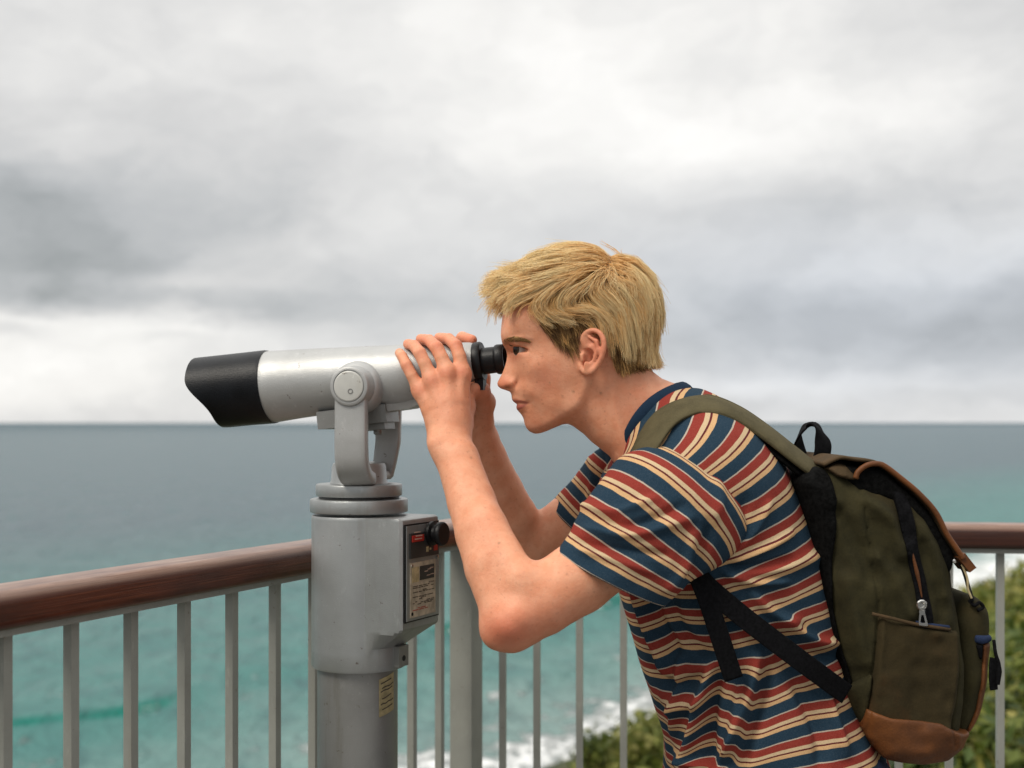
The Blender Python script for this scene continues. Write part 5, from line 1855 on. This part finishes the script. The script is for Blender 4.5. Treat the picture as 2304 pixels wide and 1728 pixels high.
def sleeve(rings, folds, phase):
    nr, nc = 150, 130
    tab = catmull([(c[0], c[1], Y, h[0], h[1], o[0], o[1], l) for c, Y, h, o, l in rings], nr)
    ph = np.linspace(0, 2 * np.pi, nc, endpoint=False)
    rows, cens = [], []
    for r in tab:
        c = P(r[0], r[1], r[2])
        k = r[2] / FPX
        hv_ = np.array([r[3] * k, 0, -r[4] * k])
        lv = np.array([r[5] * k, -r[7], -r[6] * k])
        rows.append(c + np.cos(ph)[:, None] * hv_ + np.sin(ph)[:, None] * lv)
        cens.append(c)
    V = np.array(rows).reshape(-1, 3)
    cens = np.array(cens)
    Lr = np.concatenate([[0], np.cumsum(np.linalg.norm(np.diff(cens, axis=0), axis=1))])
    st = np.repeat(((Lr[-1] - Lr) / 0.0335)[:, None], nc, 1).reshape(-1)
    n = outward(V, nr, nc)
    f = np.repeat(np.linspace(0, 1, nr), nc)
    w = vnoise(V * 24 + phase) * .007 + vnoise(V * 55 + phase) * .0025
    V = V + n * (w * (0.35 + 0.65 * f) + fold_disp(V, folds))[:, None]
    # hem: turn inwards
    last = V.reshape(nr, nc, 3)[-1]
    cl_ = last.mean(0)
    dirh = cens[-1] - cens[-6]; dirh /= np.linalg.norm(dirh)
    inner = [last + (cl_ - last) * .03 + dirh * .0012, last + (cl_ - last) * .055, last + (cl_ - last) * .06 - dirh * .03, last + (cl_ - last) * .08 - dirh * .06]
    V = np.concatenate([V] + inner)
    st = np.concatenate([st, np.full(nc * 4, 0.12)])
    # 0.19 keeps the navy band at the hem
    return np_mesh('sleeve', V, grid_faces(nr + 4, nc), M['shirt'], tshirt, attrs={'stripe': ('FLOAT', 20.36 - st + vnoise(V * 14) * 0.06)})


sleeve(SL_NEAR, [([(1310, 1140), (1390, 1150), (1480, 1120)], 9, .007), ([(1320, 1190), (1420, 1205), (1560, 1165)], 10, .008), ([(1335, 1165), (1430, 1178), (1540, 1135)], 9, -.007), ([(1540, 1310), (1580, 1250), (1600, 1170)], 12, -.010), ([(1290, 1215), (1390, 1235), (1500, 1250)], 10, -.007), ([(1500, 1330), (1545, 1270), (1560, 1200)], 10, .007), ([(1300, 1235), (1400, 1265), (1470, 1290)], 9, .005), ([(1590, 1200), (1620, 1130), (1610, 1070)], 12, .004)], 5)
sleeve(SL_FAR, [([(1350, 1010), (1360, 1060), (1350, 1120)], 8, -.006), ([(1330, 1030), (1335, 1080), (1320, 1140)], 8, .005)], 9)

# collar: ribbed band round the neck
nb2 = 120
ph = np.linspace(0, 2 * np.pi, nb2, endpoint=False)
cf, cb = P(1390, 1054, YT), P(1546, 868, YT)
cm, ch = (cf + cb) / 2, (cb - cf) / 2
nax = np.array([-ch[2], 0, ch[0]]); nax /= np.linalg.norm(nax)
if nax[0] > 0: nax = -nax
prof = [(-.006, 1.030), (-.002, 1.040), (.003, 1.030), (.0065, 1.005), (.0078, 0.985), (.0065, 0.965), (.002, 0.965), (-.006, 0.975)]
Vc = []
for l, s_ in prof:
    bw = 0.35 + 0.65 * (0.5 + 0.5 * np.cos(ph))      # band stands off a little more at the back
    Vc.append(cm + np.cos(ph)[:, None] * ch * s_ + np.sin(ph)[:, None] * np.array([0, -.0765 * s_, 0]) + nax * (l * (0.9 + 0.35 * bw) + SADDLE * np.sin(ph) ** 2)[:, None])
np_mesh('collar', np.concatenate(Vc), np.concatenate([grid_faces(len(prof), nb2), np.stack([(len(prof) - 1) * nb2 + np.arange(nb2), (len(prof) - 1) * nb2 + (np.arange(nb2) + 1) % nb2, (np.arange(nb2) + 1) % nb2, np.arange(nb2)], 1)]), M['collar'], tshirt)

# trousers and shoes
hipL, hipR = P(1800, 1790, YT) + np.array([0, -.085, 0]), P(1800, 1790, YT) + np.array([0, .085, 0])
kL, kR = np.array([.30, 1.60, .47]), np.array([.42, 1.84, .47])
aL, aR = np.array([.36, 1.58, .09]), np.array([.56, 1.85, .09])
tr = [cone(P(1770, 1740, YT), P(1800, 1800, YT), .120, .125, (0, 1, 0), 1.28), cone(hipL, kL, .098, .068), cone(hipR, kR, .098, .068), cone(kL, aL, .068, .052), cone(kR, aR, .068, .052)]
trg = group(tr, .04)
Vq, Fq_ = surface_net(lambda p: np.maximum(trg['f'](p) + vnoise(p * 22) * .006, .035 - p[:, 2]), trg['lo'] - .02, trg['hi'] + .02, .007)
np_mesh('trousers', smooth_mesh(Vq, Fq_, 1), Fq_, M['denim'], person)
for a in (aL, aR):
    x, y = a[0], a[1]
    sg_ = group([cone((x + .03, y, .045), (x - .10, y, .040), .044, .038), cone((x - .10, y, .040), (x - .175, y, .034), .038, .030), cone((x, y, .06), (x, y, .11), .046, .048)], .03)
    Vq, Fq_ = surface_net(lambda p: np.maximum(np.maximum(sg_['f'](p), .024 - p[:, 2]), p[:, 2] - .115), sg_['lo'] - .02, sg_['hi'] + .02, .005)
    sh_o = np_mesh('shoe', smooth_mesh(Vq, Fq_, 1), Fq_, M['shoe'], person)
    so = group([cone((x + .03, y, .03), (x - .175, y, .03), .050, .038)], .01)
    Vq, Fq_ = surface_net(lambda p: np.maximum(np.maximum(so['f'](p), .002 - p[:, 2]), p[:, 2] - .026), so['lo'] - .02, so['hi'] + .02, .005)
    np_mesh('sole', smooth_mesh(Vq, Fq_, 1), Fq_, M['sole'], sh_o)

# ================================================================== BACKPACK
YB = 1.60                                       # depth at which its side outline is read off the photo
SB = FPX / YB
YBC = 1.71
BR = Raster(1740, 980, 2300, 1760, 2.0)
BAG = [(1792, 1085), (1800, 1068), (1830, 1055), (1862, 1046), (1895, 1052), (1917, 1070), (1944, 1084), (1976, 1079), (2000, 1092), (2030, 1104), (2044, 1124), (2087, 1164), (2114, 1202), (2138, 1262), (2147, 1312), (2155, 1370), (2165, 1430), (2172, 1500), (2172, 1580), (2165, 1640),
       (2150, 1672), (2120, 1695), (2070, 1704), (2020, 1700), (1985, 1688), (1955, 1650), (1927, 1600), (1902, 1540), (1882, 1470), (1862, 1400), (1845, 1310), (1825, 1210), (1805, 1130)]
bx_, by_ = BR.pts[:, 0], BR.pts[:, 1]
bd = BR.shape(poly_sdf(BR.pts, BAG)) / SB
BW = np.full(BR.pts.shape[0], .142)
def bline(line): return line_dist(BR.pts, resample(catmull(line, 60), 30))
SEAM1 = [(1924, 1085), (1940, 1200), (1955, 1300), (1960, 1380), (1951, 1500), (1941, 1600), (1940, 1650)]
SEAM2 = [(2075, 1170), (2115, 1250), (2137, 1310), (2142, 1400), (2136, 1520), (2122, 1610), (2130, 1665)]
for ln in (SEAM1, SEAM2):
    d_ = bline(ln)
    BW += -.0028 * np.exp(-(d_ / 3.2) ** 2) + .0018 * np.exp(-((d_ - 9) / 6) ** 2)
# soft folds of the side panel
for ln, wd, a in (([(1935, 1120), (1990, 1170), (2010, 1240)], 16, .005), ([(1960, 1100), (2000, 1130), (2020, 1200)], 14, -.005), ([(1960, 1250), (2000, 1300), (2030, 1370)], 16, .004), ([(2040, 1140), (2080, 1230), (2110, 1330)], 16, .004), ([(2060, 1220), (2090, 1300), (2100, 1390)], 14, -.004),
                  ([(1880, 1150), (1920, 1230), (1945, 1290)], 16, -.004), ([(1890, 1300), (1910, 1400), (1930, 1480)], 16, .004)):
    BW += 1.9 * a * np.exp(-(bline(ln) / wd) ** 2)
BW += vnoise(np.stack([bx_ / 60, by_ / 60, bx_ * 0], 1)) * .008 + vnoise(np.stack([bx_ / 24, by_ / 24, bx_ * 0 + 5], 1)) * .003
BW = BR.shape(BW)


def bag_px(p): return 1152 + p[:, 0] * SB, 950 - (p[:, 2] - HC) * SB


def f_bag(p):
    x, y = bag_px(p)
    return smax(BR.look(bd, x, y), np.abs(p[:, 1] - YBC) - BR.look(BW, x, y), .055)


def bbox_px(poly, y0, y1, pad=.015):
    poly = np.asarray(poly)
    a = P(poly[:, 0].min(), poly[:, 1].max(), YB); b = P(poly[:, 0].max(), poly[:, 1].min(), YB)
    return np.array([a[0] - pad, y0, a[2] - pad]), np.array([b[0] + pad, y1, b[2] + pad])


backpack = empty('backpack', (float(P(2000, 1690, YBC)[0]), YBC, float(P(2000, 1700, YB)[2])))
tag(backpack, 'olive canvas backpack with tan leather base and side zip worn on his back', 'backpack')
lo, hi = bbox_px(BAG, YBC - .17, YBC + .17)
Vq, Fq_ = surface_net(f_bag, lo, hi, .0032)
np_mesh('main_compartment', smooth_mesh(Vq, Fq_, 1), Fq_, M['olive'], backpack)


def patch(name, poly, T, mat, parent=backpack, k=.004, h=.0024, both=False, smoothpoly=True, f=f_bag, ymax=YBC, W_=None):
    """a panel of thickness T lying on the bag inside an outline"""
    pl_ = catmull(list(poly) + [poly[0]], len(poly) * 6)[:-1] if smoothpoly else np.asarray(poly, float)
    R = Raster(pl_[:, 0].min() - 12, pl_[:, 1].min() - 12, pl_[:, 0].max() + 12, pl_[:, 1].max() + 12, 1.5)
    pd = R.shape(poly_sdf(R.pts, pl_)) / SB
    def g(p):
        x, y = bag_px(p)
        v = smax(R.look(pd, x, y), f(p) - T, k)
        v = np.maximum(v, -(f(p) + .006))
        return v if both else np.maximum(v, p[:, 1] - ymax)
    lo_, hi_ = bbox_px(pl_, YBC - .175, YBC + .175 if both else ymax + .004)
    Vq, Fq_ = surface_net(g, lo_, hi_, h)
    return np_mesh(name, smooth_mesh(Vq, Fq_, 1), Fq_, mat, parent)


patch('back_panel', [(1778, 1090), (1790, 1062), (1848, 1052), (1868, 1110), (1870, 1180), (1864, 1270), (1868, 1350), (1888, 1450), (1912, 1530), (1898, 1556), (1866, 1440), (1838, 1310), (1800, 1130)], .004, M['backpanel'], both=True)
patch('side_zip', [(1995, 1090), (2025, 1094), (2037, 1150), (2049, 1230), (2066, 1310), (2080, 1400), (2053, 1406), (2039, 1315), (2019, 1230), (2007, 1150)], .0040, M['webbing'], k=.002, h=.0018)
sp = patch('side_pocket', [(1960, 1378), (2050, 1400), (2141, 1414), (2142, 1480), (2134, 1560), (2121, 1622), (2126, 1662), (2060, 1668), (1985, 1660), (1944, 1645), (1938, 1600), (1950, 1500)], .0075, M['brownpocket'], k=.007, smoothpoly=False)
patch('leather_base', [(1936, 1584), (1985, 1600), (2050, 1606), (2095, 1612), (2122, 1628), (2150, 1640), (2178, 1642), (2170, 1680), (2130, 1706), (2060, 1718), (1990, 1708), (1955, 1672), (1930, 1630)], .0105, M['leather'], k=.004, both=True, smoothpoly=False)
patch('corner_tab', [(1876, 1562), (1946, 1506), (1942, 1650), (1925, 1622)], .0065, M['olive'], smoothpoly=False)
FLAP = [(1852, 1046), (1890, 1030), (1925, 1034), (1962, 1038), (1990, 1050), (2024, 1076), (2062, 1108), (2100, 1150), (2126, 1200), (2150, 1236), (2163, 1256)]
FLAP_SHADOW = [(1880, 1040), (1925, 1048), (1960, 1050), (1985, 1060), (2015, 1086), (2054, 1120), (2090, 1160), (2116, 1206), (2140, 1250), (2120, 1290), (2060, 1200), (2000, 1130), (1920, 1110)]
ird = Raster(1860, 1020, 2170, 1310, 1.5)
ipd = ird.shape(poly_sdf(ird.pts, catmull(FLAP_SHADOW + [FLAP_SHADOW[0]], 100)[:-1])) / SB
def f_flap_shadow(p):
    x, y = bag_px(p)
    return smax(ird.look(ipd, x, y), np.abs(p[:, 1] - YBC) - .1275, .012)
lo, hi = bbox_px(FLAP_SHADOW, YBC - .13, YBC + .13)
Vq, Fq_ = surface_net(f_flap_shadow, lo, hi, .004)
np_mesh('flap_shadow', smooth_mesh(Vq, Fq_, 1), Fq_, M['backpanel'], backpack)  # added black body that stands for the shadow beneath the flap
patch('flap_side', [(1852, 1052), (1880, 1040), (1925, 1038), (1965, 1040), (1945, 1058), (1926, 1078), (1905, 1078), (1874, 1070)], .0075, M['flap'], smoothpoly=False)
fpth = np.array([P(x, y, 1.585) for x, y in FLAP]); fpth[:, 1] = YBC
fl_o = ribbon('flap', fpth, [np.array([0, 1.0, 0])], .262, .006, M['flap'], backpack, n=70, roundness=0.3)
tr_p = np.array([P(x, y, 1.585) for x, y in [(1921, 1076), (1928, 1060), (1948, 1046), (1972, 1043)] + FLAP[4:]])
tr_p[:, 1] = 1.578
tube('leather_trim', tr_p, .0034, M['leather'], fl_o, n=90)
tr_p2 = tr_p.copy(); tr_p2[:, 1] = 2 * YBC - 1.578
tube('leather_trim', tr_p2, .0034, M['leather'], fl_o, n=90)
bm = bmesh.new()
add_box(bm, P(2163, 1262, 1.60), (.007, 0, -.009), (0, .022, 0), (.004, 0, .003))
bm_obj('flap_tab', bm, M['leather'], fl_o, smooth=True, bevel=.003, segs=3)
lathe('snap', P(2147, 1262, 1.585), (0, -1, 0), [(0, 0), (0, .003), (.002, .0026), (.003, .001), (.003, 0)], M['chrome'], fl_o, 16)
# zip detail
tube('zip_lining', [P(2050, 1232, 1.5645), P(2060, 1275, 1.564), P(2068, 1310, 1.564), P(2074, 1345, 1.565)], [(0, .001), (.5, .0026), (1, .001)], M['leather'], backpack)
zy = 1.556
zp_ = empty('zip_pull', P(2074, 1360, zy)); zp_.parent = backpack; zp_.matrix_parent_inverse = backpack.matrix_world.inverted()
bpy.context.view_layer.update()
bm = bmesh.new()
add_lathe(bm, P(2073, 1361, zy), (0, -1, 0), [(-.001, .0035), (-.001, .0062), (.002, .0066), (.0035, .0055), (.0035, .004), (.002, .0032), (-.001, .0035)], 24)
bm_obj('slider', bm, M['chrome'], zp_, smooth=True)
bm = bmesh.new()
add_box(bm, P(2074, 1368, zy + .002), (.0035, 0, 0), (0, .0015, 0), (0, 0, .006))
bm_obj('slider', bm, M['chrome'], zp_, bevel=.001)
outer = [(2069, 1374), (2080, 1374), (2088, 1406), (2086, 1409), (2069, 1407), (2067, 1404)]
inner = [(2073, 1384), (2078, 1384), (2082, 1400), (2080, 1402), (2072, 1401), (2071, 1399)]
Vz = np.array([P(x, y, zy - d_) for d_ in (0.0012, -0.0008) for ring in (outer, inner) for x, y in ring])
Fz = []
for i in range(6):
    j = (i + 1) % 6
    Fz += [(i, j, 6 + j, 6 + i), (12 + j, 12 + i, 18 + i, 18 + j), (i, 12 + i, 12 + j, j), (6 + j, 18 + j, 18 + i, 6 + i)]
np_mesh('puller', Vz, np.array(Fz), M['chrome'], zp_, smooth=False)
tube('pocket_piping', [P(1962, 1381, 1.562), P(2005, 1391, 1.558), P(2050, 1402, 1.558), P(2095, 1410, 1.560), P(2138, 1416, 1.568)], .0022, M['flap'], backpack)
tube('pocket_lining', [P(2060, 1400, 1.5625), P(2095, 1406, 1.562), P(2135, 1411, 1.568)], .0022, M['denim'], backpack)

# front pocket at the back of the bag
FPK = [(2152, 1400), (2176, 1350), (2192, 1342), (2215, 1352), (2234, 1376), (2238, 1410), (2236, 1440), (2228, 1500), (2222, 1560), (2208, 1612), (2190, 1648), (2168, 1662), (2146, 1654), (2148, 1600), (2160, 1520)]
YF = 1.62
fd_R = Raster(2130, 1320, 2260, 1690, 1.5)
fd = fd_R.shape(poly_sdf(fd_R.pts, catmull(FPK + [FPK[0]], 120)[:-1])) / SB
def f_pocket(p):
    x, y = bag_px(p)
    return smax(fd_R.look(fd, x, y), np.abs(p[:, 1] - YBC) - .112 - vnoise(p * 45) * .004, .028)
lo, hi = bbox_px(FPK, YBC - .14, YBC + .14)
Vq, Fq_ = surface_net(f_pocket, lo, hi, .003)
fpo = np_mesh('front_pocket', smooth_mesh(Vq, Fq_, 1), Fq_, M['olive'], backpack)
patch('leather_trim', [(2212, 1450), (2236, 1446), (2242, 1500), (2232, 1560), (2216, 1612), (2196, 1656), (2176, 1668), (2182, 1640), (2198, 1600), (2208, 1540), (2212, 1490)], .003, M['leather'], fpo, f=f_pocket, both=True, smoothpoly=False)
patch('pocket_band', [(2192, 1428), (2238, 1432), (2242, 1446), (2210, 1450), (2192, 1446)], .004, M['denim'], fpo, f=f_pocket, both=True, smoothpoly=False)
patch('buckle_strap', [(2194, 1448), (2212, 1450), (2210, 1490), (2203, 1480)], .004, M['webbing'], fpo, f=f_pocket, smoothpoly=False)
ribbon('cord_strap', [P(2160, 1262, 1.60), P(2172, 1295, 1.60), P(2180, 1325, 1.60), P(2188, 1350, 1.60)], [np.array([.4, 1, .1])], .018, .004, M['webbing'], backpack, n=30)
tube('cord', [P(2164, 1270, 1.59), P(2176, 1300, 1.588), P(2178, 1325, 1.59), P(2186, 1346, 1.592)], .0014, M['sticker'], backpack)
tube('cord', [P(2180, 1350, 1.598), P(2192, 1362, 1.594), P(2204, 1356, 1.596), P(2212, 1366, 1.597), P(2200, 1374, 1.594)], .0022, M['webbing'], fpo)
tube('drawcord', [P(2236, 1440, 1.60), P(2240, 1470, 1.594), P(2248, 1500, 1.592), P(2245, 1540, 1.592)], [(0, .002), (.6, .0024), (.7, .0034), (1, .0026)], M['webbing'], fpo)
ribbon('strap_end', [P(2236, 1480, 1.60), P(2234, 1515, 1.596), P(2236, 1552, 1.596)], [np.array([1, .3, 0])], .011, .003, M['webbing'], fpo, n=20)

# haul loop and shoulder straps
ribbon('haul_loop', [P(1816, 1062, YBC + .03), P(1800, 1022, YBC + .03), P(1795, 990, YBC + .022), P(1806, 966, YBC + .008), P(1826, 956, YBC), P(1844, 968, YBC - .012), P(1852, 1000, YBC - .02), P(1848, 1030, YBC - .022), P(1838, 1060, YBC - .022)],
       [np.array(q) for q in ((.75, .6, .35), (.75, .6, .3), (.65, .7, .35), (.35, .9, .45), (.25, 1, .25), (.45, .9, -.1), (.85, .5, .1), (.9, .45, .1), (.9, .45, .1))], .027, .003, M['webbing'], backpack, n=60)
SP = [(1424, 1100, 1.572), (1444, 1030, 1.576), (1472, 972, 1.592), (1508, 932, 1.604), (1556, 911, 1.612), (1608, 911, 1.614), (1668, 936, 1.614), (1726, 975, 1.612), (1790, 1025, 1.614), (1846, 1068, 1.632), (1885, 1100, 1.665)]
wd = [np.array([.22, -1, -.22]), np.array([.22, -1, -.22]), np.array([.22, -1, -.28]), np.array([.14, -1, -.36]), np.array([.05, -1, -.36]), np.array([-.05, -1, -.36]), np.array([-.10, -1, -.36]), np.array([-.12, -1, -.36]), np.array([-.15, -1, -.34]), np.array([-.15, -1, -.30]), np.array([-.15, -1, -.30])]
st1 = ribbon('shoulder_strap', [P(*q) for q in SP], wd, .062, .012, M['strap_olive'], backpack, n=90, roundness=1.0)
ribbon('strap_shadow', [P(x - 7, y + 15, Y + .004) for x, y, Y in SP[3:]], wd[3:], .060, .012, M['backpanel'], st1, n=80, roundness=1.0)  # black layer standing in for the shadow on the strap's underside
# quilted seam along the pad
sp2 = np.array([P(*q) for q in SP]); wn = np.array([w / np.linalg.norm(w) for w in wd])
tube('strap_piping', [a + w * .0285 + np.array([0, 0, -.001]) for a, w in zip(sp2, wn)], .0026, M['strap_olive'], st1, n=90)
tube('strap_piping', [a - w * .0285 + np.array([0, 0, .001]) for a, w in zip(sp2, wn)], .0026, M['strap_olive'], st1, n=90)
far_p = sp2.copy(); far_p[:, 1] = 2 * YT - far_p[:, 1] - .01
wf = [w * np.array([1, -1, 1]) for w in wd]
ribbon('shoulder_strap', far_p, wf, .062, .012, M['strap_olive'], backpack, n=90, roundness=1.0)
# webbing from the strap under the arm back to the base, with its loose tail
ribbon('webbing_strap', [P(1560, 1282, 1.545), P(1590, 1318, 1.536), P(1660, 1378, 1.531), P(1740, 1440, 1.533), P(1820, 1500, 1.540), P(1905, 1562, 1.566)], [np.array([-.62, -.18, -.78])], .0255, .0026, M['webbing'], backpack, n=60)
ribbon('webbing_tail', [P(1568, 1290, 1.538), P(1592, 1350, 1.529), P(1622, 1440, 1.528), P(1651, 1528, 1.530)], [np.array([-.95, -.05, -.32])], .0235, .0024, M['webbing'], backpack, n=40)
